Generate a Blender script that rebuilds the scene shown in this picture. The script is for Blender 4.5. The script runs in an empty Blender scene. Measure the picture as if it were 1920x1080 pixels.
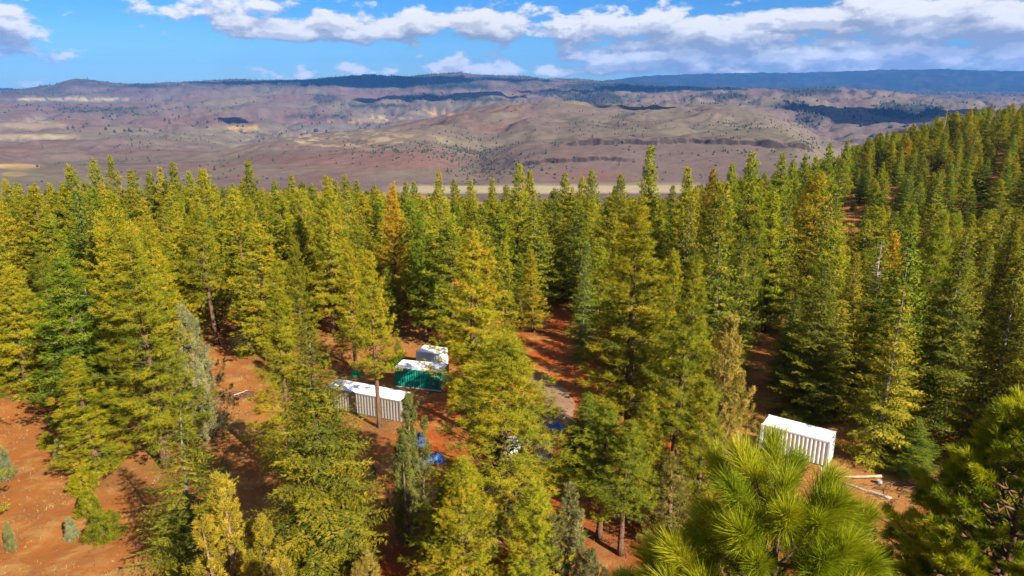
import bpy, bmesh, math, random
import numpy as np
from mathutils import Vector, Matrix

random.seed(7)
RNG = np.random.default_rng(11)
SC = bpy.context.scene
COL = SC.collection

# ------------------------------------------------------------------ camera
F_PX, CX, CY = 1297.0, 960.0, 540.0          # focal length in pixels of the 1920 x 1080 photograph
CAM_Z = 33.0
PITCH = math.radians(15.92)
cam_data = bpy.data.cameras.new('camera')
cam_data.sensor_width = 36.0
cam_data.lens = 36.0 * F_PX / 1920.0
cam_data.clip_start = 0.1
cam_data.clip_end = 90000.0
cam = bpy.data.objects.new('camera', cam_data)
cam.location = (0, 0, CAM_Z)
cam.rotation_euler = (math.pi / 2 - PITCH, 0, 0)
COL.objects.link(cam)
SC.camera = cam
SC.render.resolution_x, SC.render.resolution_y = 1024, 576

# ------------------------------------------------------------------ exposure, render settings
SC.view_settings.view_transform = 'Standard'
SC.view_settings.look = 'None'
SC.view_settings.gamma = 1.0
SC.view_settings.exposure = 1.32
SC.view_settings.use_curve_mapping = False
SC.render.engine = 'CYCLES'
cy = SC.cycles
cy.use_denoising = True
cy.denoiser = 'OPENIMAGEDENOISE'
cy.max_bounces = 6
cy.diffuse_bounces = 2
cy.glossy_bounces = 2
cy.transmission_bounces = 3
cy.transparent_max_bounces = 6
cy.volume_bounces = 0
cy.caustics_reflective = False
cy.caustics_refractive = False
SC.render.use_motion_blur = False

# ------------------------------------------------------------------ sun
SHADOW = Vector((-0.68, 0.733, 0)).normalized()      # the way shadows fall on the ground
SUN_EL = math.radians(33)
sun_dir = Vector((SHADOW.x * math.cos(SUN_EL), SHADOW.y * math.cos(SUN_EL), -math.sin(SUN_EL)))
sd = bpy.data.lights.new('sun', 'SUN')
sd.energy = 5.0
sd.angle = math.radians(0.53)
sd.color = (1.0, 0.93, 0.80)
sun = bpy.data.objects.new('sun', sd)
sun.rotation_euler = sun_dir.to_track_quat('-Z', 'Y').to_euler()
sun.location = (60, -60, 120)
COL.objects.link(sun)

# ------------------------------------------------------------------ node helper
class NT:
    def __init__(self, tree):
        self.t = tree
        self.n = tree.nodes
        self.l = tree.links
    def node(self, typ, **kw):
        nd = self.n.new(typ)
        for k, v in kw.items():
            setattr(nd, k, v)
        return nd
    def put(self, sock, v):
        if isinstance(v, bpy.types.NodeSocket):
            self.l.new(v, sock)
        elif v is not None:
            sock.default_value = v
    def math(self, op, a, b=None, c=None, clamp=False):
        nd = self.node('ShaderNodeMath', operation=op, use_clamp=clamp)
        self.put(nd.inputs[0], a)
        if b is not None: self.put(nd.inputs[1], b)
        if c is not None: self.put(nd.inputs[2], c)
        return nd.outputs[0]
    def mix(self, f, a, b, mode='MIX'):
        nd = self.node('ShaderNodeMix', data_type='RGBA', blend_type=mode)
        nd.clamp_factor = True
        self.put(nd.inputs[0], f)
        self.put(nd.inputs[6], a if not isinstance(a, tuple) or len(a) == 4 else a + (1,))
        self.put(nd.inputs[7], b if not isinstance(b, tuple) or len(b) == 4 else b + (1,))
        return nd.outputs[2]
    def noise(self, vec, scale, detail=4, rough=0.55, dist=0.0, dims='3D'):
        nd = self.node('ShaderNodeTexNoise', noise_dimensions=dims)
        if vec is not None: self.l.new(vec, nd.inputs['Vector'])
        nd.inputs['Scale'].default_value = scale
        nd.inputs['Detail'].default_value = detail
        nd.inputs['Roughness'].default_value = rough
        nd.inputs['Distortion'].default_value = dist
        return nd.outputs[0]
    def ramp(self, f, stops, mode='LINEAR'):
        nd = self.node('ShaderNodeValToRGB')
        cr = nd.color_ramp
        cr.interpolation = mode
        while len(cr.elements) < len(stops):
            cr.elements.new(0.5)
        for e, (p, c) in zip(cr.elements, stops):
            e.position = p
            e.color = c if len(c) == 4 else tuple(c) + (1,)
        self.put(nd.inputs[0], f)
        return nd.outputs[0]
    def smooth(self, v, a, b):
        nd = self.node('ShaderNodeMapRange', interpolation_type='SMOOTHSTEP')
        self.put(nd.inputs[0], v)
        nd.inputs[1].default_value = a
        nd.inputs[2].default_value = b
        return nd.outputs[0]
    def attr(self, name):
        return self.node('ShaderNodeAttribute', attribute_name=name)

# ------------------------------------------------------------------ world: sky with broken cumulus
world = bpy.data.worlds.new('World')
SC.world = world
world.use_nodes = True
W = NT(world.node_tree)
W.n.clear()
sky = W.node('ShaderNodeTexSky', sky_type='NISHITA')
sky.sun_disc = False
sky.sun_elevation = SUN_EL
sky.sun_rotation = math.atan2(-sun_dir.x, -sun_dir.y)
sky.altitude = 900
sky.air_density = 1.0
sky.dust_density = 0.6
sky.ozone_density = 2.2

def cloud_group():
    g = bpy.data.node_groups.new('cloud_density', 'ShaderNodeTree')
    g.interface.new_socket('az', in_out='INPUT', socket_type='NodeSocketFloat')
    g.interface.new_socket('el', in_out='INPUT', socket_type='NodeSocketFloat')
    g.interface.new_socket('density', in_out='OUTPUT', socket_type='NodeSocketFloat')
    G = NT(g)
    i = G.node('NodeGroupInput'); o = G.node('NodeGroupOutput')
    az, el = i.outputs[0], i.outputs[1]
    comb = G.node('ShaderNodeCombineXYZ')
    G.put(comb.inputs[0], az)
    G.put(comb.inputs[1], G.math('MULTIPLY', el, 2.1))
    v = comb.outputs[0]
    big = G.noise(v, 5.0, 1, 0.5, 0, '2D')
    fine = G.noise(v, 17.0, 8, 0.58, 0.1, '2D')
    vo = G.node('ShaderNodeTexVoronoi', feature='F1', voronoi_dimensions='2D')
    warp = G.node('ShaderNodeVectorMath', operation='MULTIPLY_ADD')
    nz = G.node('ShaderNodeTexNoise', noise_dimensions='2D'); nz.inputs['Scale'].default_value = 26.0; nz.inputs['Detail'].default_value = 4
    G.l.new(v, nz.inputs['Vector'])
    G.l.new(nz.outputs['Color'], warp.inputs[0]); warp.inputs[1].default_value = (0.05, 0.05, 0.05); G.l.new(v, warp.inputs[2])
    G.l.new(warp.outputs[0], vo.inputs['Vector']); vo.inputs['Scale'].default_value = 17.0
    puff = G.math('SUBTRACT', 1.0, vo.outputs['Distance'])
    d = G.math('ADD', G.math('MULTIPLY', big, 0.28), G.math('MULTIPLY', fine, 0.92))
    tot = G.math('ADD', d, G.math('MULTIPLY', puff, 0.22))
    # the cloud banks of that afternoon: how much cloud each layer carries round the horizon (picture column: amount)
    un = G.math('MULTIPLY_ADD', az, 1 / 2.6, 0.5)
    def layer(pts, e0, e1, soft=0.008):
        fc = G.node('ShaderNodeFloatCurve')
        cv = fc.mapping.curves[0]
        q = []
        for x, k in pts:
            a_ = math.atan((x - CX) / (F_PX * 1.04)) if abs(x) < 5000 else math.copysign(1.3, x)
            q.append((a_ / 2.6 + 0.5, k))
        while len(cv.points) < len(q): cv.points.new(0.5, 0.5)
        for p_, (u_, k) in zip(cv.points, sorted(q)):
            p_.location = (min(max(u_, 0), 1), k); p_.handle_type = 'AUTO_CLAMPED'
        fc.mapping.update()
        G.put(fc.inputs['Value'], un)
        h_ = e1 - e0
        return G.math('MULTIPLY', fc.outputs[0], G.math('MULTIPLY', G.smooth(el, e0 - soft, e0 + soft), G.math('SUBTRACT', 1.0, G.smooth(el, e0 + 0.4 * h_, e1 + 0.3 * h_))))
    for lay_ in [layer([(-9999, .2), (60, .10), (225, .02), (280, .18), (400, .20), (470, .27), (620, .28), (720, .30), (1000, .31), (1090, .27), (1150, .03), (1190, .02), (1230, .20), (1350, .16), (1550, .10), (1700, .2), (1920, .2), (9999, .2)], 0.066, 0.114),
                 layer([(-9999, .2), (-60, .25), (60, .23), (100, .0), (950, .0), (1050, .10), (1130, .22), (1300, .27), (1600, .30), (1920, .31), (9999, .2)], 0.036, 0.108),
                 layer([(-9999, .12), (-60, .0), (480, .0), (640, .15), (760, .10), (860, .2), (980, .22), (1120, .27), (1400, .30), (1920, .33), (9999, .2)], 0.020, 0.046, 0.006)]:
        tot = G.math('ADD', tot, lay_)
    # overhead and behind the same broken cumulus goes on
    tot = G.math('ADD', tot, G.math('MULTIPLY', G.smooth(el, 0.15, 0.21), 0.10))
    G.put(o.inputs[0], tot)
    return g

cg = cloud_group()
tc = W.node('ShaderNodeTexCoord')
sep = W.node('ShaderNodeSeparateXYZ')
W.l.new(tc.outputs['Generated'], sep.inputs[0])
az = W.math('ARCTAN2', sep.outputs[0], sep.outputs[1])
el = W.math('ARCSINE', sep.outputs[2])
def cloud_at(daz, de):
    nd = W.node('ShaderNodeGroup'); nd.node_tree = cg
    W.put(nd.inputs[0], W.math('ADD', az, daz) if daz else az)
    W.put(nd.inputs[1], W.math('ADD', el, de) if de else el)
    return nd.outputs[0]
d0 = cloud_at(0, 0)
d1 = cloud_at(0.004, 0.009)
d2 = cloud_at(0.0, 0.024)
alpha = W.smooth(d0, 0.815, 0.975)
alpha = W.math('MULTIPLY', alpha, W.smooth(sep.outputs[2], -0.01, 0.015))
edge = W.math('SUBTRACT', d0, d1)                                  # thinner towards the light: a sunlit top
litA = W.smooth(edge, -0.09, 0.11)
litB = W.smooth(W.math('SUBTRACT', d0, d2), -0.12, 0.16)
lit = W.math('ADD', W.math('MULTIPLY', litA, 0.55), W.math('MULTIPLY', litB, 0.45))
thick = W.smooth(d2, 0.83, 1.12)                                     # much cloud above: a grey base
lit = W.math('MULTIPLY', lit, W.math('SUBTRACT', 1.0, W.math('MULTIPLY', thick, 0.5)))
hs = W.node('ShaderNodeHueSaturation')
hs.inputs['Saturation'].default_value = 1.5
hs.inputs['Value'].default_value = 1.0
W.l.new(sky.outputs[0], hs.inputs['Color'])
skycol = W.mix(1.0, hs.outputs[0], (0.45, 0.70, 1.04), 'MULTIPLY')
cloudcol = W.mix(lit, (2.9, 3.2, 3.9), (8.6, 8.4, 8.3))
final = W.mix(alpha, skycol, cloudcol)
bg = W.node('ShaderNodeBackground')
W.l.new(final, bg.inputs[0])
bg.inputs[1].default_value = 0.050
wo = W.node('ShaderNodeOutputWorld')
W.l.new(bg.outputs[0], wo.inputs[0])

# ------------------------------------------------------------------ numeric noise and terrain
_perm = np.random.default_rng(3).permutation(512)
_grad = np.random.default_rng(4).uniform(0, 2 * np.pi, 512)
def pnoise(x, y):
    x = np.asarray(x, float); y = np.asarray(y, float)
    xi = np.floor(x).astype(int); yi = np.floor(y).astype(int)
    xf = x - xi; yf = y - yi
    u = xf * xf * xf * (xf * (xf * 6 - 15) + 10); v = yf * yf * yf * (yf * (yf * 6 - 15) + 10)
    def g(ix, iy, dx, dy):
        a = _grad[_perm[(_perm[ix & 511] + iy) & 511]]
        return np.cos(a) * dx + np.sin(a) * dy
    n00 = g(xi, yi, xf, yf); n10 = g(xi + 1, yi, xf - 1, yf)
    n01 = g(xi, yi + 1, xf, yf - 1); n11 = g(xi + 1, yi + 1, xf - 1, yf - 1)
    return (n00 * (1 - u) + n10 * u) * (1 - v) + (n01 * (1 - u) + n11 * u) * v
def fbm(x, y, octv=4, gain=0.5):
    s = 0.0; a = 1.0
    for k in range(octv):
        s = s + a * pnoise(x + 17.3 * k, y - 9.1 * k)
        a *= gain; x = x * 2.03; y = y * 2.03
    return s
def sstep(a, b, x):
    t = np.clip((np.asarray(x, float) - a) / (b - a), 0, 1)
    return t * t * (3 - 2 * t)

CP, SP = math.cos(PITCH), math.sin(PITCH)
def ray(px, py):
    u = (px - CX) / F_PX; v = (CY - py) / F_PX
    return np.array([u, CP + v * SP, -SP + v * CP])
def project(p):
    x, y, z = p[0], p[1], p[2] - CAM_Z
    d = y * CP - z * SP
    up = y * SP + z * CP
    return CX + F_PX * x / d, CY - F_PX * up / d, d

# the far country: for each distance the height of the land, given as the picture row it reaches across the width
RINGS = [
 (700,  [(0, 397), (1920, 392)]),
 (1100, [(0, 378), (1920, 372)]),
 (1450, [(0, 352), (400, 352), (780, 348), (1290, 346), (1500, 340), (1700, 338)]),
 (1600, [(0, 340), (200, 337), (400, 337), (600, 331), (800, 322), (890, 334), (1000, 312), (1100, 306), (1300, 304), (1500, 305), (1560, 322), (1700, 335)]),
 (1790, [(0, 326), (200, 323), (400, 318), (600, 303), (800, 286), (890, 316), (960, 286), (1060, 276), (1300, 274), (1500, 276), (1545, 292), (1600, 322), (1900, 325)]),
 (2300, [(0, 306), (200, 301), (400, 294), (500, 273), (600, 263), (800, 250), (900, 266), (1000, 250), (1200, 243), (1400, 243), (1480, 247), (1530, 272), (1600, 305)]),
 (3000, [(0, 287), (200, 281), (400, 291), (450, 296), (520, 270), (600, 259), (700, 247), (800, 233), (870, 218), (1000, 212), (1200, 212), (1350, 215), (1440, 226), (1500, 247), (1560, 282), (1700, 292)]),
 (3700, [(0, 269), (200, 262), (330, 275), (450, 289), (600, 262), (700, 246), (800, 229), (870, 203), (960, 194), (1100, 196), (1200, 199), (1300, 198), (1345, 194), (1420, 210), (1500, 240), (1560, 268), (1650, 262)]),
 (4500, [(0, 251), (200, 249), (400, 262), (500, 264), (600, 254), (700, 252), (800, 250), (900, 234), (1000, 219), (1200, 216), (1350, 212), (1450, 220), (1540, 236), (1650, 238), (1750, 230)]),
 (5600, [(0, 236), (150, 229), (300, 226), (450, 228), (550, 236), (650, 233), (800, 233), (900, 213), (1000, 200), (1150, 198), (1300, 190), (1430, 179), (1500, 196), (1600, 207), (1700, 214), (1800, 210)]),
 (6200, [(0, 238), (300, 234), (500, 238), (700, 238), (900, 221), (1100, 207), (1300, 198), (1450, 190), (1600, 214), (1800, 220)]),
 (7000, [(0, 216), (200, 214), (400, 211), (500, 205), (600, 209), (700, 205), (800, 203), (900, 195), (1000, 188), (1150, 187), (1300, 180), (1430, 170), (1490, 183), (1585, 186), (1700, 198), (1800, 200)]),
 (8500, [(0, 198), (200, 197), (350, 191), (500, 182), (600, 181), (700, 183), (800, 181), (900, 176), (1000, 172), (1100, 173), (1200, 176), (1300, 172), (1430, 177), (1585, 166), (1650, 175), (1750, 190)]),
 (9400, [(0, 201), (300, 196), (500, 190), (700, 191), (900, 185), (1100, 182), (1300, 181), (1500, 184), (1700, 195)]),
 (10500, [(0, 184), (100, 181), (200, 178), (350, 168), (500, 164), (600, 159), (700, 163), (800, 159), (900, 161), (1000, 159), (1100, 161), (1200, 166), (1400, 169), (1600, 173), (1750, 185)]),
 (12500, [(-300, 170), (0, 172), (60, 167), (100, 162), (140, 152), (168, 148), (200, 152), (225, 159), (280, 158), (340, 156), (400, 155), (500, 154), (600, 150), (640, 144), (700, 140), (760, 145), (800, 150), (900, 147), (1000, 146), (1040, 152), (1140, 155), (1300, 165), (1500, 168), (1700, 178)]),
 (15000, [(0, 174), (300, 160), (400, 152), (430, 149), (500, 152), (600, 152), (760, 148), (800, 140), (850, 135), (900, 142), (960, 144), (983, 143), (1020, 150), (1070, 147), (1110, 152), (1200, 165), (1500, 172)]),
 (17500, [(0, 174), (1000, 160), (1200, 166), (1500, 174), (1920, 182)]),
 (22000, [(-300, 164), (0, 164), (30, 166), (100, 172), (900, 166), (1050, 158), (1140, 151), (1180, 144), (1300, 138), (1420, 136), (1500, 136), (1600, 132), (1740, 129), (1800, 131), (1920, 133), (2300, 135)]),
 (27000, [(0, 172), (1920, 172)]),
]
_lr = np.log([r for r, _ in RINGS])
_xg = np.arange(-900, 2901, 20.0)
def _zrow(r, pts):
    xs = [p[0] for p in pts]; ys = [p[1] for p in pts]
    yy = np.interp(_xg, xs, ys)
    k = np.array([0.2, 0.6, 0.2])
    yy = np.convolve(np.pad(yy, 1, mode='edge'), k, mode='valid')
    u = (_xg - CX) / F_PX; v = (CY - yy) / F_PX
    hor = np.hypot(u, CP + v * SP)
    return CAM_Z + r * (-SP + v * CP) / hor
_Z = np.array([_zrow(r, p) for r, p in RINGS])
def drainage(x, y):
    w1 = fbm(x / 900.0 + 3, y / 900.0, 3); w2 = fbm(x / 700.0 - 7, y / 700.0 + 5, 3)
    return np.abs(fbm(x / 520.0 + 0.5 * w1, y / 520.0 + 0.5 * w2, 5, 0.5)) * 2.2
def far_height(x, y, detail=True):
    r = np.hypot(x, y); a = np.arctan2(x, y)
    w1 = fbm(x / 900.0 + 3, y / 900.0, 3); w2 = fbm(x / 700.0 - 7, y / 700.0 + 5, 3)
    wf = sstep(1900, 3200, r) * (1 - 0.7 * sstep(9000, 12000, r))
    rr = r * (1 + 0.10 * w1 * wf)
    aa = np.clip(a + 0.03 * w2 * wf, -1.2, 1.2)
    px = CX + F_PX * np.tan(aa) * 1.03
    t = np.interp(np.log(np.maximum(rr, 700)), _lr, np.arange(len(_lr)))
    i = np.clip(np.floor(t).astype(int), 0, len(_lr) - 2); f = t - i
    c = np.clip((px - _xg[0]) / 20.0, 0, len(_xg) - 1.001)
    ci = c.astype(int); cf = c - ci
    def row(k):
        k = np.clip(k, 0, len(_lr) - 1)
        return _Z[k, ci] * (1 - cf) + _Z[k, ci + 1] * cf
    p0, p1, p2, p3 = row(i - 1), row(i), row(i + 1), row(i + 2)
    z = 0.5 * ((2 * p1) + (-p0 + p2) * f + (2 * p0 - 5 * p1 + 4 * p2 - p3) * f * f + (-p0 + 3 * p1 - 3 * p2 + p3) * f ** 3)
    lin = p1 * (1 - f) + p2 * f
    z = 0.6 * z + 0.4 * lin
    # basalt rim: a step in the land along the canyon edge
    rimr = 1800 + 26 * fbm(x / 90.0, y / 90.0, 3) + 22 * fbm(x / 300.0, 0 * y + 4, 2)
    inx = sstep(1030, 1090, px) * (1 - sstep(1510, 1550, px))
    z = z + inx * 17.0 * (0.8 + 0.6 * fbm(x / 60.0 + 9, y / 200.0, 2)) * (sstep(0, 6, r - rimr) - sstep(30, 420, r - rimr))
    inx2 = sstep(930, 980, px) * (1 - sstep(1150, 1250, px))
    r2 = 1610 + 30 * fbm(x / 80.0 + 30, y / 80.0, 3)
    z = z + inx2 * 9.0 * (sstep(0, 6, r - r2) - sstep(25, 200, r - r2))
    if detail:
        amp = 0.0092 * np.minimum(r, 6000) * sstep(1300, 2400, r) * (1 - 0.6 * sstep(9000, 14000, r))
        z = z + amp * 1.1 * (np.minimum(drainage(x, y), 0.9) - 0.42)
        s2 = 110.0
        z = z + 0.0022 * np.minimum(r, 6000) * sstep(1400, 1700, r) * fbm(x / s2, y / s2, 4)
    return z
def near_height(x, y):
    slope = 0.05 + 0.025 * sstep(-90, 10, x)
    z = -slope * np.maximum(y - 55, -60)
    z = z + (24 * sstep(40, 240, x) * sstep(60, 260, y) + 24 * sstep(90, 270, x) * sstep(170, 360, y)) * (1 - sstep(400, 700, y) * 0.8)
    z = z + 1.1 * fbm(x / 38.0, y / 38.0, 3) + 0.16 * fbm(x / 5.0, y / 5.0, 3)
    return z
def height(x, y):
    x = np.asarray(x, float); y = np.asarray(y, float)
    r = np.hypot(x, y)
    b = sstep(330, 720, r)
    z = np.zeros(x.shape)
    m = b < 1
    if m.any(): z[m] = near_height(x[m], y[m]) * (1 - b[m])
    m = b > 0
    if m.any(): z[m] += far_height(x[m], y[m]) * b[m]
    return z
def hz(x, y):
    return float(height(np.array([x]), np.array([y]))[0])
def ground_at(px, py, rmax=900):
    d = ray(px, py)
    t = np.linspace(8, rmax, 1800)
    X, Y, Z = d[0] * t, d[1] * t, CAM_Z + d[2] * t
    h = height(X, Y)
    k = np.argmax(Z < h)
    return Vector((X[k], Y[k], h[k]))

# ------------------------------------------------------------------ object helpers
def tag(o, label=None, cat=None, group=None, kind=None):
    if label: o['label'] = label
    if cat: o['category'] = cat
    if group: o['group'] = group
    if kind: o['kind'] = kind
    return o
def new_obj(name, data, parent=None, mat=None, loc=None):
    o = bpy.data.objects.new(name, data)
    COL.objects.link(o)
    if parent is not None: o.parent = parent
    if loc is not None: o.location = loc
    if mat is not None and data is not None and not data.materials: data.materials.append(mat)
    return o
def empty(name, loc, rz=0.0):
    o = bpy.data.objects.new(name, None)
    o.empty_display_size = 0.3
    o.location = loc; o.rotation_euler = (0, 0, rz)
    COL.objects.link(o)
    return o
def mesh_np(name, verts, faces, smooth=False, attrs=None, mat=None):
    """verts (n,3); faces (m,k) with k = 3 or 4"""
    me = bpy.data.meshes.new(name)
    verts = np.ascontiguousarray(verts, np.float32); faces = np.ascontiguousarray(faces, np.int32)
    me.vertices.add(len(verts)); me.vertices.foreach_set('co', verts.ravel())
    m, k = faces.shape
    me.loops.add(m * k); me.loops.foreach_set('vertex_index', faces.ravel())
    me.polygons.add(m); me.polygons.foreach_set('loop_start', np.arange(0, m * k, k, dtype=np.int32))
    me.polygons.foreach_set('use_smooth', np.full(m, smooth, bool))
    for n, v in (attrs or {}).items():
        v = np.ascontiguousarray(v, np.float32)
        if v.ndim == 1:
            a = me.attributes.new(n, 'FLOAT', 'POINT'); a.data.foreach_set('value', v)
        else:
            a = me.attributes.new(n, 'FLOAT_COLOR', 'POINT'); a.data.foreach_set('color', v.ravel())
    me.update(calc_edges=True)
    if mat: me.materials.append(mat)
    return me
class MB:
    """collects simple shapes, builds one mesh"""
    def __init__(self): self.v = []; self.f = []
    def add(self, vs, fs):
        o = len(self.v); self.v += [tuple(p) for p in vs]; self.f += [tuple(i + o for i in q) for q in fs]
    def box(self, x0, x1, y0, y1, z0, z1):
        self.add([(x0, y0, z0), (x1, y0, z0), (x1, y1, z0), (x0, y1, z0), (x0, y0, z1), (x1, y0, z1), (x1, y1, z1), (x0, y1, z1)],
                 [(0, 3, 2, 1), (4, 5, 6, 7), (0, 1, 5, 4), (1, 2, 6, 5), (2, 3, 7, 6), (3, 0, 4, 7)])
    def tube(self, pts, rad, n=8, cap=True):
        pts = [Vector(p) for p in pts]; rings = []
        base = len(self.v)
        ref = Vector((0, 0, 1))
        for i, p in enumerate(pts):
            d = (pts[min(i + 1, len(pts) - 1)] - pts[max(i - 1, 0)]).normalized()
            a = d.cross(Vector((1, 0.13, 0.07)) if abs(d.z) > 0.8 else ref).normalized(); b = d.cross(a)
            r = float(rad[i] if hasattr(rad, "__len__") else rad)
            self.v += [tuple(p + r * (math.cos(2 * math.pi * k / n) * a + math.sin(2 * math.pi * k / n) * b)) for k in range(n)]
        for i in range(len(pts) - 1):
            for k in range(n):
                k2 = (k + 1) % n
                self.f.append((base + i * n + k, base + i * n + k2, base + (i + 1) * n + k2, base + (i + 1) * n + k))
        if cap:
            self.f.append(tuple(base + k for k in range(n))[::-1]); e = base + (len(pts) - 1) * n
            self.f.append(tuple(e + k for k in range(n)))
    def mesh(self, name, mat=None, smooth=False):
        me = bpy.data.meshes.new(name); me.from_pydata(self.v, [], self.f); me.update()
        if smooth: me.polygons.foreach_set('use_smooth', [True] * len(me.polygons))
        if mat: me.materials.append(mat)
        return me
    def build(self, name, mat=None, parent=None, smooth=False, loc=None):
        return new_obj(name, self.mesh(name, mat, smooth), parent, None, loc)

# ------------------------------------------------------------------ materials
def new_mat(name):
    m = bpy.data.materials.new(name); m.use_nodes = True
    t = NT(m.node_tree); t.n.clear()
    out = t.node('ShaderNodeOutputMaterial')
    return m, t, out
def principled(t, out, color, rough=0.8, bump=None, bstr=0.3, bdist=0.02, spec=0.3, metal=0.0):
    b = t.node('ShaderNodeBsdfPrincipled')
    t.put(b.inputs['Base Color'], color if not (isinstance(color, tuple) and len(color) == 3) else color + (1,))
    t.put(b.inputs['Roughness'], rough)
    b.inputs['Specular IOR Level'].default_value = spec
    b.inputs['Metallic'].default_value = metal
    if bump is not None:
        bn = t.node('ShaderNodeBump'); bn.inputs['Strength'].default_value = bstr; bn.inputs['Distance'].default_value = bdist
        t.l.new(bump, bn.inputs['Height']); t.l.new(bn.outputs[0], b.inputs['Normal'])
    t.l.new(b.outputs[0], out.inputs[0])
    return b
def foliage_mat(name, stops, trans=0.32, rough=0.55):
    m, t, out = new_mat(name)
    a = t.attr('tint').outputs['Fac']
    oi = t.node('ShaderNodeObjectInfo')
    tco = t.node('ShaderNodeTexCoord')
    nf = t.noise(tco.outputs['Object'], 0.42, 3, 0.6)
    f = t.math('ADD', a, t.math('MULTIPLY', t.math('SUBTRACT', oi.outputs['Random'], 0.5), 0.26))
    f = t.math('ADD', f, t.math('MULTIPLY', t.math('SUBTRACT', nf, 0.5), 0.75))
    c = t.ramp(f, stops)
    c = t.mix(1.0, c, oi.outputs['Color'], 'MULTIPLY')
    hsv = t.node('ShaderNodeHueSaturation')
    hsv.inputs['Saturation'].default_value = 1.0
    t.put(hsv.inputs['Value'], t.math('ADD', 0.86, t.math('MULTIPLY', oi.outputs['Random'], 0.3)))
    t.l.new(c, hsv.inputs['Color'])
    c = hsv.outputs[0]
    d = t.node('ShaderNodeBsdfDiffuse'); t.l.new(c, d.inputs[0])
    tr = t.node('ShaderNodeBsdfTranslucent'); t.l.new(t.mix(1.0, c, (1.15, 1.1, 0.6), 'MULTIPLY'), tr.inputs[0])
    mx = t.node('ShaderNodeMixShader'); mx.inputs[0].default_value = trans
    t.l.new(d.outputs[0], mx.inputs[1]); t.l.new(tr.outputs[0], mx.inputs[2])
    gl = t.node('ShaderNodeBsdfGlossy'); gl.inputs['Roughness'].default_value = rough; gl.inputs[0].default_value = (0.9, 0.9, 0.8, 1)
    mx2 = t.node('ShaderNodeMixShader'); mx2.inputs[0].default_value = 0.012
    t.l.new(mx.outputs[0], mx2.inputs[1]); t.l.new(gl.outputs[0], mx2.inputs[2])
    t.l.new(mx2.outputs[0], out.inputs[0])
    return m
M = {}
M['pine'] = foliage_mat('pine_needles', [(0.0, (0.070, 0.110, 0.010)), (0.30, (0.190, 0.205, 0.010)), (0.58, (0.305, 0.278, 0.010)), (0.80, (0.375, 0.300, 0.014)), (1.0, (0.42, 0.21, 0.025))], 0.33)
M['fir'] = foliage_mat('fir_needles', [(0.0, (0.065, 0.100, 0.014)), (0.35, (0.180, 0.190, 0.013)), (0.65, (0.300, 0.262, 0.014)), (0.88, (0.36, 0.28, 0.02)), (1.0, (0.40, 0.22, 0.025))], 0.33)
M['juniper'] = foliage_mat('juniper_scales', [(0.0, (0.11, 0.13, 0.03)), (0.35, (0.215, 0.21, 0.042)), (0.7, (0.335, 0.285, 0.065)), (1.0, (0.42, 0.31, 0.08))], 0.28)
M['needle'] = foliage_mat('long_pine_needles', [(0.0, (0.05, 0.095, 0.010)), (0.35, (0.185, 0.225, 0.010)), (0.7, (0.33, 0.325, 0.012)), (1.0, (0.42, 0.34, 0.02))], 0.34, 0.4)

def bark_mat(name, c1, c2, c3):
    m, t, out = new_mat(name)
    tc = t.node('ShaderNodeTexCoord')
    mp = t.node('ShaderNodeMapping'); mp.inputs['Scale'].default_value = (5, 5, 1.2)
    t.l.new(tc.outputs['Object'], mp.inputs[0])
    n = t.noise(mp.outputs[0], 2.2, 6, 0.65)
    c = t.ramp(n, [(0.3, c1), (0.5, c2), (0.72, c3)])
    principled(t, out, c, 0.95, n, 0.7, 0.03, 0.1)
    return m
M['bark'] = bark_mat('pine_bark', (0.045, 0.028, 0.02), (0.13, 0.075, 0.045), (0.26, 0.14, 0.08))
M['bark_grey'] = bark_mat('fir_bark', (0.06, 0.052, 0.045), (0.16, 0.14, 0.12), (0.34, 0.31, 0.27))
M['bark_red'] = bark_mat('juniper_bark', (0.08, 0.05, 0.035), (0.22, 0.13, 0.08), (0.36, 0.24, 0.15))
M['twig'] = bark_mat('twig_bark', (0.035, 0.025, 0.016), (0.085, 0.06, 0.036), (0.15, 0.11, 0.07))
M['deadwood'] = bark_mat('dead_wood', (0.16, 0.13, 0.10), (0.36, 0.31, 0.25), (0.55, 0.48, 0.38))
M['peeled'] = bark_mat('peeled_log', (0.22, 0.14, 0.08), (0.45, 0.33, 0.20), (0.58, 0.46, 0.30))

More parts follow.
